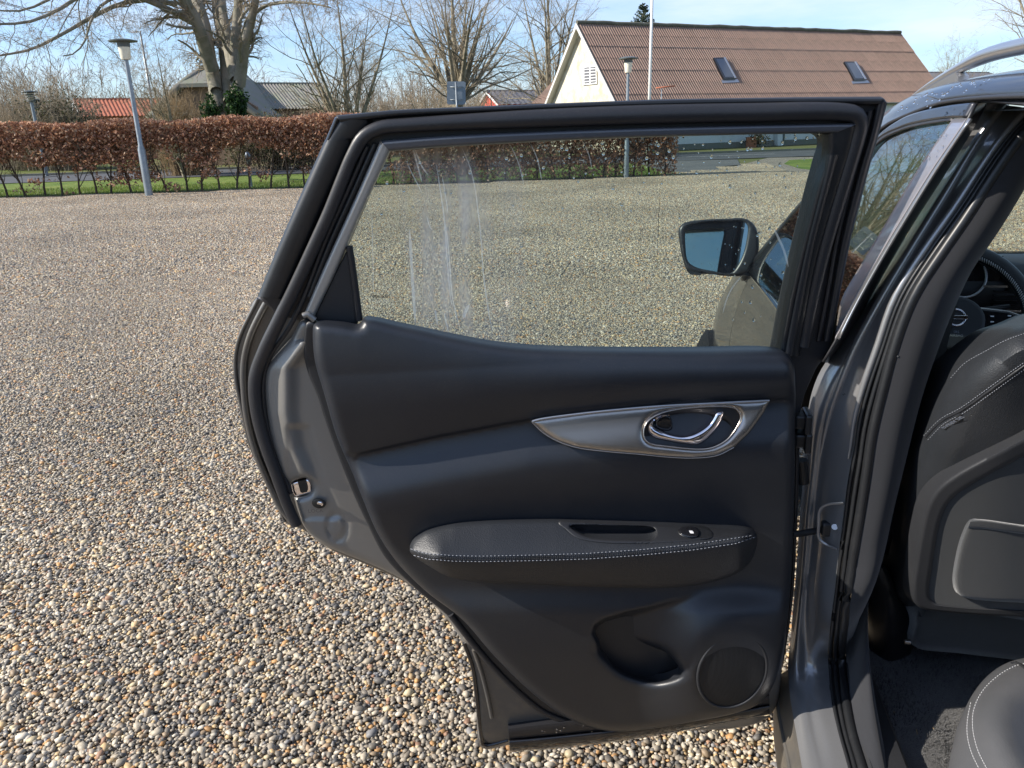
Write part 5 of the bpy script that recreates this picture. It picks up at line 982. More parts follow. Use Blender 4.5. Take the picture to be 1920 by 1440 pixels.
body = loft('body', [c0, cp_, c1, cq_, cm, c2], 'paint_jamb', car, nu=110, nv=6); tag(body, 'shiny dark grey door pillar and sill of the body')
# flutes in the jamb
q = resample(c1, n=80)[:34]; tube('jamb_crest', q+np.array([0, .003, 0]), np.r_[np.full(26, .0085), np.linspace(.0085, .002, 8)], 'paint_jamb', car, k=14, up=(0, 1, 0))
q = resample(c2, n=80)[:30]; tube('jamb_crest', q+np.array([-.006, .0, 0]), np.r_[np.full(22, .006), np.linspace(.006, .002, 8)], 'paint_jamb', car, k=12, up=(0, 1, 0))
tube('jamb_pressing', resample(J([(1582, 943, 1.338), (1552, 946, 1.355), (1538, 955, 1.363), (1535, 985, 1.365), (1536, 1010, 1.365), (1550, 1022, 1.358), (1570, 1030, 1.342)]), step=.006), .003, 'paint_jamb', car, k=8, flat=.5, up=(0, 1, 0))
c3 = J([(1950, 225, 1.31), (1912, 268, 1.31), (1872, 325, 1.31), (1818, 410, 1.31), (1770, 480, 1.31), (1719, 560, 1.31), (1680, 665, 1.31), (1663, 735, 1.31), (1650, 790, 1.31), (1642, 830, 1.31), (1628, 930, 1.31), (1605, 1064, 1.31), (1590, 1160, 1.31), (1586, 1235, -.445), (1594, 1310, -.43), (1606, 1375, -.418), (1626, 1440, -.41), (1700, 1750, -.41)])
s2, s3 = resample(c2, n=90), resample(c3, n=90)
for t, rr, nm in ((.10, .0032, 'body_seal_lip'), (.38, .0042, 'body_seal'), (.76, .0085, 'body_seal')):
    q = s2*(1-t)+s3*t; q[:, 1] -= .002; tube(nm, q, rr, 'black_plastic', car, k=10)
c4_ = J([(1950, 262, 1.47), (1912, 330, 1.47), (1885, 380, 1.47), (1853, 433, 1.47), (1825, 473, 1.47), (1793, 540, 1.47), (1760, 615, 1.47), (1738, 672, 1.47), (1719, 729, 1.47), (1702, 790, 1.47), (1691, 830, 1.47), (1671, 905, 1.47), (1654, 990, 1.47), (1634, 1055, 1.46), (1622, 1140, 1.45), (1620, 1210, 1.44), (1626, 1275, -.40)])
a_, b_ = resample(s3[:78], n=60), resample(c4_, n=60); m1_ = a_*.72+b_*.28; m2_ = a_*.40+b_*.60; m1_[:, 1] = a_[:, 1]-.004; m2_[:, 1] = a_[:, 1]*.8+b_[:, 1]*.2-.004
loft('seal_channel', [s2+np.array([0, .010, 0]), (s2+s3)/2+np.array([0, .012, 0]), s3+np.array([0, .006, 0])], 'print_black', car, nu=90, nv=2)
loft('pillar_cover', [a_, m1_, m2_, b_, b_+np.array([.004, .10, 0])], 'fabric_trim', car, nu=60, nv=5)
tube('trim_joint', resample(J([(1683, 668, 1.308), (1700, 667, 1.34), (1741, 664, 1.382)]), step=.01), .0016, 'black_plastic', car, k=6)
# rocker outside the sill
cr_ = J([(1468, 1262, -.40), (1474, 1320, -.38), (1484, 1375, -.36), (1496, 1440, -.35), (1540, 1750, -.345)])
ce_ = J([(1452, 1268, -.36), (1460, 1330, -.335), (1469, 1380, -.325), (1482, 1440, -.32), (1525, 1750, -.31)]); cb_ = ce_+np.array([.01, 0, -.16])
loft('rocker_cover', [c0[14:], cr_, ce_, cb_], 'dirty_metal', car, nu=30, nv=4)
tube('rocker_edge', resample(ce_, step=.02), .005, 'brown_wood' if 0 else 'dirty_metal', car, k=8)
# sill plate and carpet
def extr(name, prof, ys, m, par=car, closed=False):
    V = [(x, y, z) for y in ys for x, z in prof]; n = len(prof); F = []
    for i in range(len(ys)-1):
        for j in range(n-1): F.append((i*n+j, i*n+j+1, (i+1)*n+j+1, (i+1)*n+j))
    return mesh(name, V, F, m, par, angle=35)
s3b = resample(c3[13:], n=12)
sill = [s3b, s3b+np.array([.006, 0, .006]), s3b*np.array([0, 1, 0])+np.array([.458, 0, .417]), s3b*np.array([0, 1, 0])+np.array([.468, 0, .40]), s3b*np.array([0, 1, 0])+np.array([.474, 0, .31])]
V = np.vstack(sill); F = [(i*12+j, i*12+j+1, (i+1)*12+j+1, (i+1)*12+j) for i in range(4) for j in range(11)]
mesh('sill_plate', V, F, 'trim_smooth' if 0 else 'seat_plastic', car, angle=35)
gx, gy = np.meshgrid(np.linspace(.46, 1.9, 60), np.linspace(.4, 2.6, 90)); gz = .378+.004*np.sin(gx*23)*np.sin(gy*19)+.03*sms((gx-1.0)/.1)*0
V = np.stack([gx, gy, gz], -1).reshape(-1, 3); F = [(j*60+i, j*60+i+1, (j+1)*60+i+1, (j+1)*60+i) for j in range(89) for i in range(59)]
mesh('carpet', V, F, 'carpet', car)
G = []
for x, y, dx, dy in ((1680, 1385, 5, 9), (1719, 1372, 1, 5), (1750, 1366, 1, 1), (1602, 1382, 3, 0), (1590, 1325, 2, 2), (1676, 1335, 1, 1)):
    G.append(tubegeo(GZ(np.array([x-dx, x, x+dx], float), np.array([y-dy, y-1, y+dy], float), .388), .0009, k=4))
V, F = join(G); mesh('straw_bits', V, F, 'twig_reed', car)
# carpet pile: short tufts where the sun catches them
n = 16000; px_ = rng.uniform(.475, .80, n); py_ = rng.uniform(.95, 1.75, n); b0 = np.stack([px_, py_, np.full(n, .376)], 1); d_ = rng.normal(0, .0035, (n, 3)); d_[:, 2] = rng.uniform(.005, .011, n)
sd_ = rng.normal(0, 1, (n, 3)); sd_[:, 2] = 0; sd_ /= np.linalg.norm(sd_, axis=1)[:, None]; V = np.stack([b0-sd_*.0011, b0+sd_*.0011, b0+d_], 1).reshape(-1, 3)
tag(mesh('carpet_pile', V, np.arange(3*n).reshape(-1, 3), 'carpet', car, smooth=False), kind='stuff')

ribbon('front_edge_seal', [(1489, 700), (1490, 860), (1487, 1000), (1480, 1130), (1462, 1250)], [(1497, 700), (1499, 860), (1494, 1000), (1486, 1130), (1468, 1252)], -.035, 'rubber', rear_door, bulge=.006, k=6)
# ---- front seat
SN = np.array([0, 1, .35])/math.hypot(1, .35); SNc = -SN
def Sp(x, y, w): return onplane(x, y, SN, 1.60/math.hypot(1, .35)-np.broadcast_to(np.asarray(w, float), np.shape(x)))
def Sr(name, poly, w, m, par, **k): return relief(name, poly, w, m, par, surf=Sp, nrm=np.array([0, -.96, .28]), **k)
lea = pt((2150, 570), (1990, 580), (1930, 602), (1890, 615), (1850, 641), (1800, 682), (1762, 735), (1735, 790), (1712, 850), (1700, 900), (1690, 950), (1680, 1020), (1673, 1080), (1676, 1118), (1698, 1142), (1760, 1155), (2150, 1175))
seat = Sr('front_seat', lea, lambda x, y: .035*sms((x-1690)/220.)-.012*np.exp(-((x-I(y, [580, 700, 850, 950, 1100], [2050, 1905, 1745, 1722, 1716]))/30.)**2)*0-.05*sms((1110-y)/-60), 'leather', car, step=9, r=75, depth=.11, back=.12)
tag(seat, 'back of the front seat in black leather with grey stitching')
sw0 = lambda x, y: .036+.022*sms((x-1690)/210)
ribbon('seat_back_board', [(2120, 720), (1990, 780), (1930, 813), (1870, 845), (1790, 889), (1757, 915), (1738, 945), (1727, 985), (1717, 1040), (1709, 1100), (1711, 1124), (1724, 1139), (1775, 1148), (2120, 1166)],
       [(2110, 762), (1990, 822), (1930, 853), (1870, 884), (1806, 921), (1780, 945), (1764, 980), (1756, 1020), (1749, 1070), (1744, 1106), (1746, 1120), (1756, 1130), (1790, 1136), (2110, 1150)], sw0, 'seat_plastic', seat, k=10, step=5, surf=Sp, nrm=np.array([0, -.96, .28]), back=.05, prof=lambda q: .008*(1-max(0, 1-min(q, 1-q)/.2)**2))
Sr('back_fabric', pt((2110, 758), (1990, 818), (1930, 849), (1870, 880), (1803, 917), (1777, 942), (1760, 980), (1752, 1020), (1746, 1070), (1741, 1106), (1743, 1122), (1754, 1133), (1790, 1139), (2110, 1153)), lambda x, y: sw0(x, y)+.004, 'seat_fabric', seat, step=14, r=0, back=.02)
Sr('map_pocket', pt((1822, 976), (1840, 975), (1930, 987), (2090, 1004), (2090, 1136), (1930, 1131), (1812, 1121), (1795, 1112), (1789, 1092), (1794, 1050), (1806, 1005)), lambda x, y: sw0(x, y)+.018, 'seat_fabric', seat, step=8, r=8, depth=.008, back=.02)
ribbon('pocket_hem', [(1820, 977), (1840, 976), (1930, 988), (2090, 1005)], [(1815, 990), (1840, 991), (1930, 1003), (2090, 1020)], lambda x, y: sw0(x, y)+.018, 'seat_fabric', seat, surf=Sp, nrm=np.array([0, -.96, .28]), bulge=.003, back=.004)
Sr('seat_skirt', pt((1722, 1142), (1716, 1170), (1708, 1205), (1722, 1216), (1800, 1225), (1930, 1240), (2120, 1252), (2120, 1140)), -.03, 'seat_fabric', seat, step=14, r=12, depth=.02, back=.3)
Sr('side_shield', pt((1628, 1062), (1655, 1056), (1672, 1085), (1695, 1135), (1714, 1165), (1711, 1205), (1703, 1255), (1640, 1266), (1626, 1200), (1620, 1120)), lambda x, y: -.07+.02*np.exp(-((x-1668)/22)**2), 'black_plastic', seat, step=9, r=24, depth=.03, back=.3)
tube('seat_bolt', [Sp(1696., 1203., -.03), Sp(1706., 1204., -.03)], .006, 'silver_trim', seat, k=10)
def stitches(name, poly, m, par, surf, wf, step=6.5, ln=2.0, rad=.0009, off=0.):
    q = resample(np.array(poly, float), step=step); T = np.gradient(q, axis=0); T /= np.linalg.norm(T, axis=1)[:, None]; q = q+np.stack([-T[:, 1], T[:, 0]], 1)*off; G = []
    for a, t in zip(q, T):
        x = np.array([a[0]-t[0]*ln, a[0]+t[0]*ln]); y = np.array([a[1]-t[1]*ln, a[1]+t[1]*ln]); G.append(tubegeo(surf(x, y, wf), rad, k=5))
    V, F = join(G); return mesh(name, V, F, m, par)
def onmesh(obj, xs, ys, lift):          # drop traced points on a finished surface along the line of sight
    from mathutils.bvhtree import BVHTree
    key = obj.name
    if key not in BV: BV[key] = BVHTree.FromPolygons([v.co for v in obj.data.vertices], [tuple(p.vertices) for p in obj.data.polygons])
    out = []
    for x, y in zip(np.atleast_1d(xs), np.atleast_1d(ys)):
        r_ = ray(float(x), float(y)); r_ = r_/np.linalg.norm(r_); h = BV[key].ray_cast(Vector(C0), Vector(r_))
        out.append(np.array(h[0])-r_*lift if h[0] is not None else C0+r_*1.4)
    return np.array(out)
BV = {}
seamA = [(1736, 820), (1766, 790), (1804, 769), (1860, 729), (1920, 686), (1990, 640)]
seamB = [(1783, 708), (1809, 681), (1852, 656), (1888, 637), (1930, 622)]
sf = lambda x, y, w: onmesh(seat, x, y, w)
for off in (-5, 6): stitches('seat_stitching', seamA, 'thread', seat, sf, .001, step=5.2, ln=1.4, rad=.00045, off=off)
q = resample(np.array(seamA, float), step=8); tube('seat_seam', sf(q[:, 0], q[:, 1], .0), .0016, 'trim_smooth', seat, k=6)
stitches('seat_stitching', seamB, 'thread', seat, sf, .001, step=5.2, ln=1.4, rad=.00045)
tg = [(1767, 800), (1771, 806), (1803, 788), (1801, 776), (1798, 779)]
V, F = prism(sf([p[0] for p in tg], [p[1] for p in tg], .004), (0, 0, 0), (0, .001, 0)); mesh('airbag_tag', V, F, 'print_black', seat, smooth=False)
a, b = sf([1772., 1799.], [800., 784.], .0085); ex = a-b; text('SRS AIRBAG', seat, 'print_white', (a+b)/2, ex, np.cross(SNc, ex), .010, 'tag_lettering', .05)
# ---- seat belt
q = [J([(1846, 452, 1.50), (1801, 540, 1.50), (1785, 605, 1.50), (1768, 675, 1.50), (1752, 722, 1.50), (1715, 850, 1.50), (1664, 1040, 1.50)]), J([(1830, 452, 1.49), (1780, 540, 1.49), (1757, 605, 1.49), (1730, 675, 1.49), (1712, 722, 1.49), (1688, 850, 1.49), (1640, 1040, 1.49)])]
loft('seat_belt', q, 'rubber', car, nu=20, nv=1, thick=.002)
tube('belt_guide', resample(J([(1745, 708, 1.53), (1760, 706, 1.53), (1772, 712, 1.53), (1775, 720, 1.53)]), step=.01), .007, 'black_plastic', car, k=8)
# pleated bellows low on the pillar
G = [tubegeo(GZ(np.array([1606., 1618.]), np.array([1180.+i*11, 1180.+i*11]), .50-.009*i), .0035, k=6) for i in range(8)]
V, F = join(G); mesh('cable_bellows', V, F, 'rubber', car)

# ---- rear seat cushion
def Q(rows): return np.array([GZ(float(x), float(y), z) for x, y, z in rows])
sil = [(2120, 1205, .585), (2000, 1224, .58), (1925, 1236, .575), (1888, 1245, .57), (1850, 1270, .565), (1820, 1308, .56), (1797, 1357, .555), (1785, 1402, .555), (1780, 1440, .555), (1778, 1520, .555), (1790, 1700, .56)]
k0 = Q(sil); k00 = k0+np.array([.03, -.005, -.23]); k01 = k0+np.array([.008, 0, -.05])
k1 = Q([(2120, 1214, .617), (2000, 1232, .615), (1925, 1243, .612), (1900, 1252, .612), (1868, 1275, .612), (1842, 1303, .612), (1828, 1340, .612), (1828, 1380, .612), (1838, 1420, .612), (1860, 1490, .612), (1900, 1650, .612)])
k2 = Q([(2140, 1235, .633), (2020, 1250, .633), (1950, 1265, .633), (1922, 1280, .635), (1900, 1300, .636), (1882, 1325, .637), (1875, 1355, .637), (1880, 1390, .637), (1895, 1425, .637), (1920, 1490, .637), (1960, 1620, .637)])
k3 = Q([(2150, 1280, .628), (2060, 1300, .626), (2000, 1315, .622), (1970, 1330, .62), (1955, 1345, .62), (1950, 1360, .62), (1950, 1375, .62), (1955, 1400, .62), (1965, 1430, .62), (1985, 1480, .625), (2040, 1580, .63)])
k4 = Q([(2200, 1400, .64)]*11)
rs = loft('rear_seat', [k00, k01, k0, k1, k2, k3, k4], 'leather_sunlit', car, nu=60, nv=6, flip=False); tag(rs, 'corner of the rear seat cushion in black leather with white stitching')
sm1 = [(1925, 1243), (1900, 1250), (1870, 1268), (1842, 1296), (1826, 1330), (1824, 1365), (1833, 1405), (1852, 1445), (1872, 1490)]
sr = lambda x, y, w: onmesh(rs, x, y, w)
for off in (0, 10): stitches('seat_stitching', sm1 if off == 0 else [(1820, 1318), (1814, 1350), (1814, 1380), (1822, 1412), (1840, 1450), (1858, 1490)], 'white_thread', rs, sr, .0012, step=5.4, ln=1.6, rad=.0006)
tube('seat_piping', sr([1925, 1914, 1905, 1896], [1256, 1247, 1243, 1245], .0), .003, 'seat_plastic', rs, k=6)

# ---- front door, outside face and window
def SPn(x, y, off=0.):                   # leaning side of the cabin above the belt
    n = np.array([1, 0, -.37]); n = n/np.linalg.norm(n); return onplane(x, y, n, np.array([.285, 0, 1.09])@n+off)
prof = np.array([(.315, .30), (.29, .40), (.262, .52), (.246, .66), (.238, .80), (.244, .92), (.262, 1.02), (.285, 1.09)])
def side(Y):
    x = prof[:, 0].copy(); z = prof[:, 1].copy()
    bz = I(Y, [-1.2, 1.4, 2.5, 2.8, 3.3, 3.75], [1.10, 1.09, 1.045, 1.0, .93, .80]); z = .30+(z-.30)*(bz-.30)/.79
    x = x+I(Y, [1.4, 2.3, 2.6, 2.95, 3.2, 3.4, 3.6, 3.75], [0, .004, -.004, -.018, -.004, .05, .15, .30])+I(Y, [2.45, 2.9, 3.75], [0, 1, 1])*.035*np.exp(-((z-bz)/.14)**2)
    return np.stack([x, np.full(8, Y), z], 1)
fd = loft('front_door', [side(y) for y in np.linspace(1.475, 2.50, 6)], 'paint', car, nu=30, nv=4); tag(fd, 'closed front door with its mirror, seen through the open door window')
loft('fender', [side(y) for y in np.linspace(2.506, 3.75, 12)], 'paint', car, nu=30, nv=3)
loft('quarter_panel', [side(y) for y in np.linspace(-1.3, .40, 5)], 'paint', car, nu=30, nv=3)
tube('belt_moulding', [(.282, 1.47, 1.095), (.283, 2.0, 1.078), (.29, 2.46, 1.05)], .008, 'gloss_black', fd, k=8, n=14)
sidep = lambda Y, z, o=0.: (.285+(z-1.09)*.37+o, Y, z)
gp = [sidep(1.44, 1.10), sidep(1.33, 1.497), sidep(1.5, 1.49), sidep(1.62, 1.472), sidep(1.8, 1.43), sidep(2.0, 1.36), sidep(2.2, 1.255), sidep(2.38, 1.13), sidep(2.46, 1.06)]
gq = np.array(gp); c_ = gq.mean(0); V, F = prism(gq, (0, 0, 0), (.004, 0, 0)); mesh('side_glass', V, F, 'side_glass', fd, smooth=False)
# painted upper frame, pillar cover, drip rail, roof side: traced on the leaning side
def side_strip(name, A, B, oa, ob, m, par, thick=.004, n=24):
    a = SPn(*resample(np.array(A, float), n=n).T, oa); b = SPn(*resample(np.array(B, float), n=n).T, ob); mid = (a+b)/2
    return loft(name, [a, mid, b], m, par, nu=n, nv=3, thick=thick)
top_hi = [(1600, 318), (1649, 256), (1690, 226), (1717, 214), (1781, 200), (1831, 194)]
top_lo = [(1600, 335), (1647, 262), (1690, 240), (1717, 232), (1781, 222), (1815, 222)]
side_strip('door_top_frame', top_hi, top_lo, -.004, -.004, 'paint', fd, n=30)
side_strip('glass_rubber', [(1600, 336), (1647, 263), (1690, 241), (1717, 233), (1781, 223), (1790, 223)], [(1602, 342), (1649, 268), (1690, 246), (1717, 238), (1781, 228), (1788, 228)], -.002, -.002, 'rubber', fd)
side_strip('pillar_applique', [(1786, 223), (1723, 314), (1650, 436), (1600, 520), (1577, 562), (1565, 640)], [(1815, 222), (1747, 322), (1696, 404), (1650, 480), (1600, 568), (1568, 632)], -.006, -.006, 'applique', fd)
side_strip('applique_edge', [(1815, 222), (1747, 322), (1696, 404), (1650, 480), (1600, 568), (1568, 632)], [(1819, 222), (1751, 323), (1700, 405), (1654, 481), (1604, 570), (1571, 636)], -.007, -.006, 'rail_silver', fd)
side_strip('door_edge_seal', [(1831, 195), (1819, 222), (1751, 323), (1700, 405), (1654, 481), (1604, 570), (1571, 636), (1545, 680)], [(1853, 190), (1835, 225), (1775, 323), (1722, 405), (1672, 488), (1626, 570), (1590, 630), (1555, 680)], -.004, .05, 'rubber', fd)
side_strip('drip_seal', [(1560, 380), (1610, 290), (1640, 254), (1690, 218), (1763, 196), (1845, 186), (1935, 182)], [(1590, 340), (1640, 262), (1690, 226), (1717, 214), (1781, 200), (1835, 193), (1935, 200)], .012, .01, 'rubber', car)
ditch = [(1500, 460), (1560, 370), (1610, 282), (1660, 234), (1708, 211), (1763, 191), (1817, 183), (1920, 177), (2100, 178), (2400, 200)]
edge = [(1500, 430), (1560, 350), (1610, 272), (1649, 232), (1661, 217), (1697, 190), (1734, 172), (1799, 152), (1920, 129), (2250, 105)]
A = SPn(*resample(np.array(ditch, float), n=40).T, .0); e_ = resample(np.array(edge, float), n=40)
B = XP(e_[:, 0], e_[:, 1], 0.0+I(e_[:, 0], [1500, 1700, 1920, 2250], [.47, .50, .53, .53])); M_ = (A*.55+B*.45)+np.array([-.012, 0, .006])
Cc = B+np.array([.12, 0, .012]); Dd = B*np.array([0, 1, 1])+np.array([1.08, 0, .045]); Ee = B*np.array([0, 1, 1])+np.array([1.75, 0, .0])
kx_ = B[:, 1] <= 1.80; sel = lambda c: c[kx_]
loft('roof', [sel(c) for c in (A, M_, B, Cc, Dd, Ee)], 'paint', car, nu=50, nv=5, thick=.01)
kf = B[:, 1] > 1.72; loft('cantrail', [c[kf] for c in (A, M_, B, B+np.array([.035, 0, .002]), B+np.array([.04, 0, -.03]))], 'paint', car, nu=30, nv=4)
hl = [sel(A)+np.array([.03, 0, -.02]), sel(Dd)+np.array([0, 0, -.06]), sel(Ee)+np.array([0, 0, -.03])]
loft('headliner', hl, 'fabric_trim', car, nu=30, nv=3)
tube('drip_channel', A+np.array([-.001, 0, -.002]), .0035, 'rubber', car, k=8)
rl = resample(np.array([(1712, 180), (1735, 164), (1762, 148), (1795, 130), (1850, 104), (1920, 86), (2050, 62), (2300, 50)], float), n=34)
rail = tube('roof_rail', XP(rl[:, 0], rl[:, 1], .535), np.r_[np.linspace(.003, .0115, 8), np.full(26, .0125)], 'rail_silver', car, k=14)
fo = [(1728, 173), (1760, 156), (1797, 136), (1803, 142), (1803, 152), (1780, 158), (1745, 170)]
V, F = prism(XP(np.array([p[0] for p in fo], float), np.array([p[1] for p in fo], float), .53), (-.006, 0, 0), (.012, 0, 0)); mesh('rail_foot', V, F, 'rail_silver', rail, smooth=False)
# drops on roof side and window frame
rp = [(random.uniform(1680, 1920), 0) for _ in range(60)]; rp = [(x, I(x, [1680, 1734, 1799, 1920], [203, 176, 158, 136])+random.uniform(2, 30)*random.random()) for x, _ in rp]
roofo = bpy.data.objects['roof']
beads(rp, lambda x, y: onmesh(roofo, x, y, 0.0), [random.uniform(.001, .0026) for _ in rp], .5, (-.8, 0, .6), 'water_drops', 'water_bead', car)
rp = [(random.uniform(1655, 1775), random.uniform(236, 300)) for _ in range(46)]+[(random.uniform(1730, 1815), random.uniform(204, 218)) for _ in range(16)]; rp = [p for p in rp if p[1] > I(p[0], [1655, 1775], [290, 205]) and p[1] < 320]
beads(rp, lambda x, y: SPn(x, y, -.008), [random.uniform(.0008, .0018) for _ in rp], .5, (-.93, 0, .35), 'water_drops', 'water_bead', car)
# A pillar, windscreen, bonnet, far side
ap = [np.array([sidep(1.80, 1.47, .01), sidep(2.0, 1.40, .01), sidep(2.2, 1.30, .01), sidep(2.4, 1.17, .01), sidep(2.62, 1.02, .01)]), np.array([sidep(1.8, 1.44), sidep(2.0, 1.37), sidep(2.2, 1.265), sidep(2.4, 1.13), sidep(2.52, 1.05)])]
ap.insert(0, ap[0]+np.array([.08, .02, .02])); loft('windscreen_pillar', ap, 'paint', car, nu=20, nv=4, thick=.02)
V, F = prism([(.50, 1.78, 1.49), (1.68, 1.78, 1.49), (1.75, 2.62, 1.04), (.43, 2.62, 1.04)], (0, 0, 0), (0, -.003, -.004)); mesh('windscreen', V, F, 'windshield_glass', car, smooth=False)
hd_ = [np.array([side(y)[-1] for y in np.linspace(2.55, 3.72, 12)])]; hd_.append(hd_[0]+np.array([.10, 0, .035])); hd_.append(hd_[0]*np.array([0, 1, 1])+np.array([1.08, 0, .075])); hd_.append(hd_[0]*np.array([-1, 1, 1])+np.array([2.16, 0, 0]))
loft('bonnet', hd_, 'paint', car, nu=20, nv=5)
def mir(P): return P*np.array([-1, 1, 1])+np.array([2.16, 0, 0])
loft('far_side', [mir(side(y)) for y in np.linspace(-1.3, 3.75, 24)], 'paint', car, nu=20, nv=2)
V, F = join([boxgeo((1.72, 1.42, 1.27), (.10, .16, .40)), boxgeo((1.70, -.2, 1.3), (.1, .5, .36))]); mesh('far_pillar', V, F, 'fabric_trim', car, smooth=False)
V, F = join([boxgeo((1.08, -1.25, .95), (1.5, .06, 1.1)), boxgeo((1.08, .1, .95), (1.3, .16, .7))]); mesh('rear_seat_back', V, F, 'leather', car, smooth=False)
# front wheel
def lathe(prof, c, k=40):                # axis X
    V = []; n = len(prof)
    for i in range(k):
        a = i/k*2*math.pi
        for x, r_ in prof: V.append((c[0]+x, c[1]+r_*math.cos(a), c[2]+r_*math.sin(a)))
    F = [(i*n+j, i*n+j+1, ((i+1) % k)*n+j+1, ((i+1) % k)*n+j) for i in range(k) for j in range(n-1)]
    return np.array(V), F
for (yy, xx) in ((3.12, .178), (-.25, .24), (3.12, 1.76), (-.25, 1.72)):
    wc = (xx, yy, .345)
    V, F = lathe([(.02, .22), (.0, .25), (-.004, .29), (.012, .325), (.03, .352), (.18, .352), (.2, .32), (.2, .22)], wc); wh = mesh('wheel', V, F, 'tyre', car, angle=50)
    V, F = lathe([(.02, .0), (.015, .05), (.04, .07), (.05, .2), (.018, .222), (.03, .23)], wc); mesh('rim', V, F, 'silver_trim', wh, angle=50)
# ---- door mirror
MN = np.array([-.02, -.98, .185]); MN /= np.linalg.norm(MN); MC = np.array([.165, 2.46, 1.13])
def Mp(x, y, w): return onplane(x, y, MN, MC@MN+np.broadcast_to(np.asarray(w, float), np.shape(x)))
hous = pt((1273, 428), (1283, 418), (1318, 412), (1360, 410), (1397, 410), (1413, 420), (1421, 437), (1423, 465), (1417, 487), (1405, 505), (1393, 516), (1374, 518), (1330, 514), (1291, 510), (1281, 489), (1274, 453))
gls = pt((1287, 430), (1293, 425), (1318, 418), (1360, 416), (1395, 417), (1401, 424), (1399, 450), (1393, 475), (1382, 498), (1370, 511), (1335, 507), (1305, 500), (1291, 490), (1286, 462))
mr = relief('mirror_housing', hous, 0, 'black_plastic', fd, surf=Mp, nrm=MN, step=6, r=7, depth=.012, back=0, holes=[gls])
O = resample(hous, step=7, closed=True); c_ = O.mean(0); rows = [Mp(O[:, 0], O[:, 1], -.011)]
for s_, d_ in ((1.0, .035), (.95, .07), (.8, .10), (.5, .118), (.05, .124)):
    q = c_+(O-c_)*s_; rows.append(Mp(O[:, 0], O[:, 1], -.011)*s_+Mp(*c_, -.011)*(1-s_)-MN*d_)
n = len(O); V = np.vstack(rows); F = [(i*n+j, i*n+(j+1) % n, (i+1)*n+(j+1) % n, (i+1)*n+j) for i in range(5) for j in range(n)]; mesh('mirror_shell', V, F, 'gloss_black', fd)
relief('mirror_glass', gls, -.006, 'mirror_face', fd, surf=Mp, nrm=MN, step=20, r=0, back=.003) if 0 else None
mat('mirror_face', (.40, .47, .48), .02, metal=1.0)
relief('mirror_glass', pt((1284, 427), (1318, 415), (1397, 413), (1405, 424), (1396, 476), (1372, 515), (1302, 504), (1287, 492)), -.007, 'mirror_face', fd, surf=Mp, nrm=MN, step=20, r=0, back=.003)
st_ = [Mp(1398., 496., -.04), Mp(1420., 500., -.04), Mp(1448., 502., -.035)]; st_[2] = np.array([.285, 2.42, st_[1][2]+.0])
V, F = prism([Mp(x, y, -.02) for x, y in ((1393., 489.), (1420., 486.), (1443., 489.), (1445., 519.), (1420., 520.), (1394., 516.))], (0, 0, 0), -MN*.06); mesh('mirror_arm', V, F, 'black_plastic', fd, smooth=False)
V, F = prism([Mp(x, y, .0) for x, y in ((1287., 506.), (1318., 513.), (1312., 516.), (1295., 515.))], (0, 0, 0), -MN*.04); mesh('mirror_camera', V, F, 'black_plastic', fd, smooth=False)
beads([(random.uniform(1290, 1395), random.uniform(425, 505)) for _ in range(18)], lambda x, y: Mp(x, y, -.006), [random.uniform(.0012, .0022) for _ in range(18)], .5, MN, 'water_drops', 'water_bead', car)

# ---- dashboard and steering wheel
def dash_prof():
    pr = [(2.62, 1.05), (2.55, 1.10), (2.42, 1.125), (2.32, 1.11), (2.27, 1.07), (2.27, 1.02), (2.30, .99), (2.30, .90), (2.36, .80), (2.42, .60)]
    V = []; xs = np.linspace(.42, 1.72, 14)
    for x in xs:
        for y, z in pr: V.append((x, y, z))
    n = len(pr); F = [(i*n+j, (i+1)*n+j, (i+1)*n+j+1, i*n+j+1) for i in range(13) for j in range(n-1)]
    return V, F
V, F = dash_prof(); dash = mesh('dashboard', V, F, 'trim_smooth', car, angle=60)
V, F = join([boxgeo((1.02, 2.262, 1.062), (.30, .012, .006)), boxgeo((1.02, 2.262, .995), (.30, .012, .005))]); mesh('vent_trim', V, F, 'silver_trim', dash, smooth=False)
for i in range(4):
    V, F = boxgeo((1.03, 2.265, 1.012+i*.012), (.26, .02, .003)); mesh('vent_slat', V, F, 'gloss_black', dash, smooth=False)
tube('windscreen_wiper', [(.6, 2.64, 1.07), (1.0, 2.67, 1.085), (1.5, 2.68, 1.08)], .006, 'black_plastic', car, k=6)
# instrument binnacle with round gauges
WC = YP(1784., 600., 2.10); 
def disc(c, n_, r_, k=36, hole=0):
    n_ = np.array(n_)/np.linalg.norm(n_); a = np.cross(n_, (0, 0, 1)); a /= np.linalg.norm(a); b = np.cross(n_, a); t = np.arange(k)/k*2*math.pi
    return [np.array(c)+r_*(a*math.cos(x)+b*math.sin(x)) for x in t]
bn = (0, -.95, .28)
a_ = [(WC[0]+.20*math.cos(t_), 0, 1.045+.125*math.sin(t_)) for t_ in np.linspace(0, math.pi, 26)]; hin = [np.array([(x_*.93+WC[0]*.07, y_, 1.045+(z_-1.045)*.9) for x_, _, z_ in a_]) for y_ in (2.30, 2.25)]; hout = [np.array([(x_, y_, z_) for x_, _, z_ in a_]) for y_ in (2.24, 2.30, 2.45)]; hout[0] = hout[0]*.985+np.array([WC[0]*.015, 2.24*.015, 1.045*.015]); loft('instrument_hood', hin+hout, 'trim_smooth', dash, nu=30, nv=3)
V, F = join([boxgeo((WC[0], 2.275, 1.09), (.33, .004, .105))]); mesh('instrument_panel', V, F, 'gloss_black', dash, smooth=False)
for dx in (-.09, .075): 
    tube('gauge_ring', disc((WC[0]+dx, 2.268, 1.085), bn, .055), .0035, 'rail_silver', dash, k=8, closed=True)
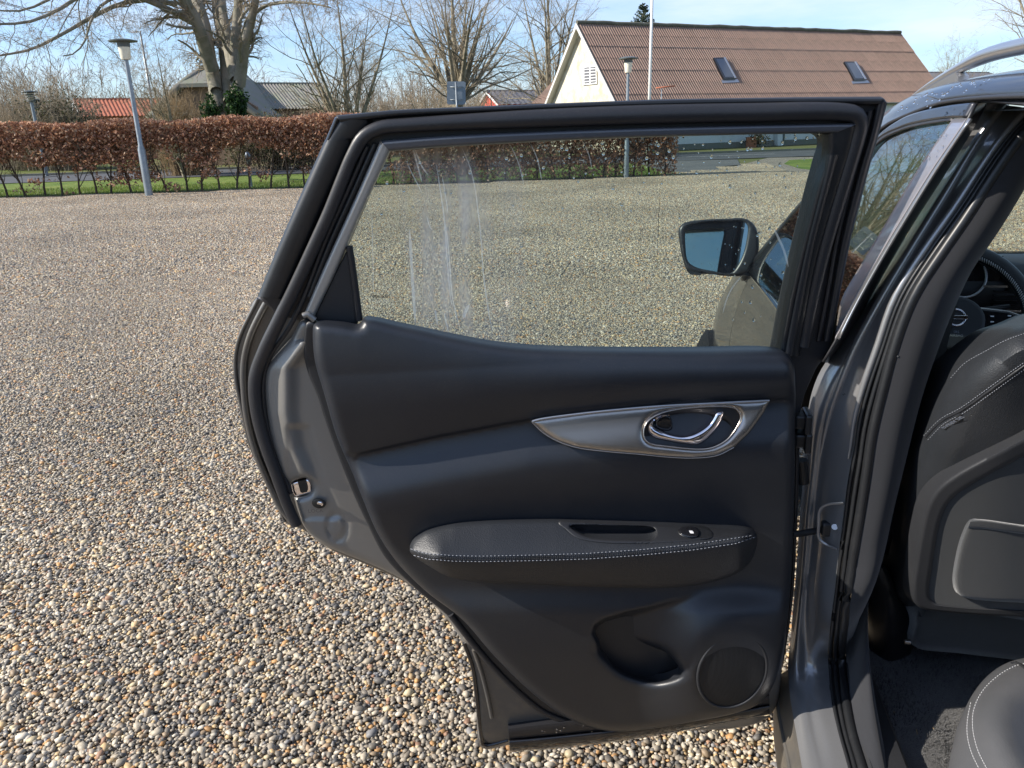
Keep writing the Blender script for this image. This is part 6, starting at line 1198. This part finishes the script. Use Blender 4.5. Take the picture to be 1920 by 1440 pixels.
WN = np.array([0, -.90, .435]); WN /= np.linalg.norm(WN); wx = np.array([1., 0, 0]); wy = np.cross(WN, wx)*-1; wy = np.cross(wx, -WN) if np.cross(wx, -WN)[2] > 0 else np.cross(wx, WN)
def W(a, b, d=0): return WC+wx*a+wy*b+WN*d
t = np.arange(64)/64*2*math.pi; ring = np.array([W(.187*math.cos(x), .187*math.sin(x) if math.sin(x) > -.85 else -.155) for x in t])
sw = mesh('steering_wheel', *tubegeo(ring, .0195, k=16, closed=True), 'leather', car); tag(sw, 'leather rimmed steering wheel with silver spokes')
def wplate(name, pts, d0, d1, m, bev=.004):
    V, F = prism([W(a, b) for a, b in pts], WN*d0, WN*d1); o = mesh(name, V, F, m, sw, smooth=False); bv = o.modifiers.new('e', 'BEVEL'); bv.width = bev; bv.segments = 3; return o
hubp = [(.062*math.cos(x)*1.15, .062*math.sin(x)-.004-(.018 if math.sin(x) < -.3 else 0)) for x in np.linspace(0, 2*math.pi, 28, endpoint=False)]
wplate('airbag_cover', hubp, .0, .03, 'seat_plastic', .01)
for s in (1, -1):
    wplate('spoke_trim', [(s*.055, .034), (s*.13, .026), (s*.168, .012), (s*.176, -.006), (s*.166, -.028), (s*.10, -.036), (s*.06, -.05)][::s], -.004, .010, 'silver_trim')
    wplate('button_pad', [(s*.06, .028), (s*.13, .020), (s*.160, .006), (s*.162, -.008), (s*.150, -.020), (s*.07, -.028)][::s], .0, .016, 'gloss_black')
    for a, b in ((.085, .006), (.085, -.008), (.125, .008), (.143, .0), (.12, -.012), (.095, -.018)): wplate('button_mark', [(s*a, b), (s*(a+.008), b), (s*(a+.008), b+.003), (s*a, b+.003)][::s], .016, .0168, 'print_white', .0001)
wplate('lower_spoke', [(-.045, -.065), (-.03, -.075), (-.024, -.155), (.024, -.155), (.03, -.075), (.045, -.065), (.06, -.10), (.045, -.16), (.04, -.168), (-.04, -.168), (-.045, -.16), (-.06, -.10)], -.004, .012, 'rail_silver')
tube('wheel_emblem', np.array([W(.021*math.cos(x), .021*math.sin(x), .031) for x in np.linspace(0, 2*math.pi, 24, endpoint=False)]), .003, 'chrome', sw, k=8, closed=True)
wplate('wheel_emblem', [(-.026, -.005), (.026, -.005), (.026, .005), (-.026, .005)], .030, .034, 'chrome', .001)
text('NISSAN', sw, 'print_black', W(0, 0, .0345), wx, wy, .009, 'emblem_lettering')
text('SRS\nAIRBAG', sw, 'thread', W(0, -.042, .0306), wx, wy, .009, 'emblem_lettering')
G = []
for i in range(10, 60): 
    a = -.3+i/60*2.0; G.append(tubegeo(np.array([W(.168*math.cos(a), .168*math.sin(a), .010), W(.175*math.cos(a+.03), .175*math.sin(a+.03), .016)]), .0014, k=4))
V, F = join(G); mesh('seat_stitching', V, F, 'white_thread', sw)
V, F = join([boxgeo(WC+np.array([0, .12, -.01]), (.10, .2, .09))]); mesh('steering_column', V, F, 'black_plastic', car, smooth=False)
tube('wiper_stalk', [W(.05, .03, -.03), W(.15, .045, -.035)], .007, 'black_plastic', car, k=8)
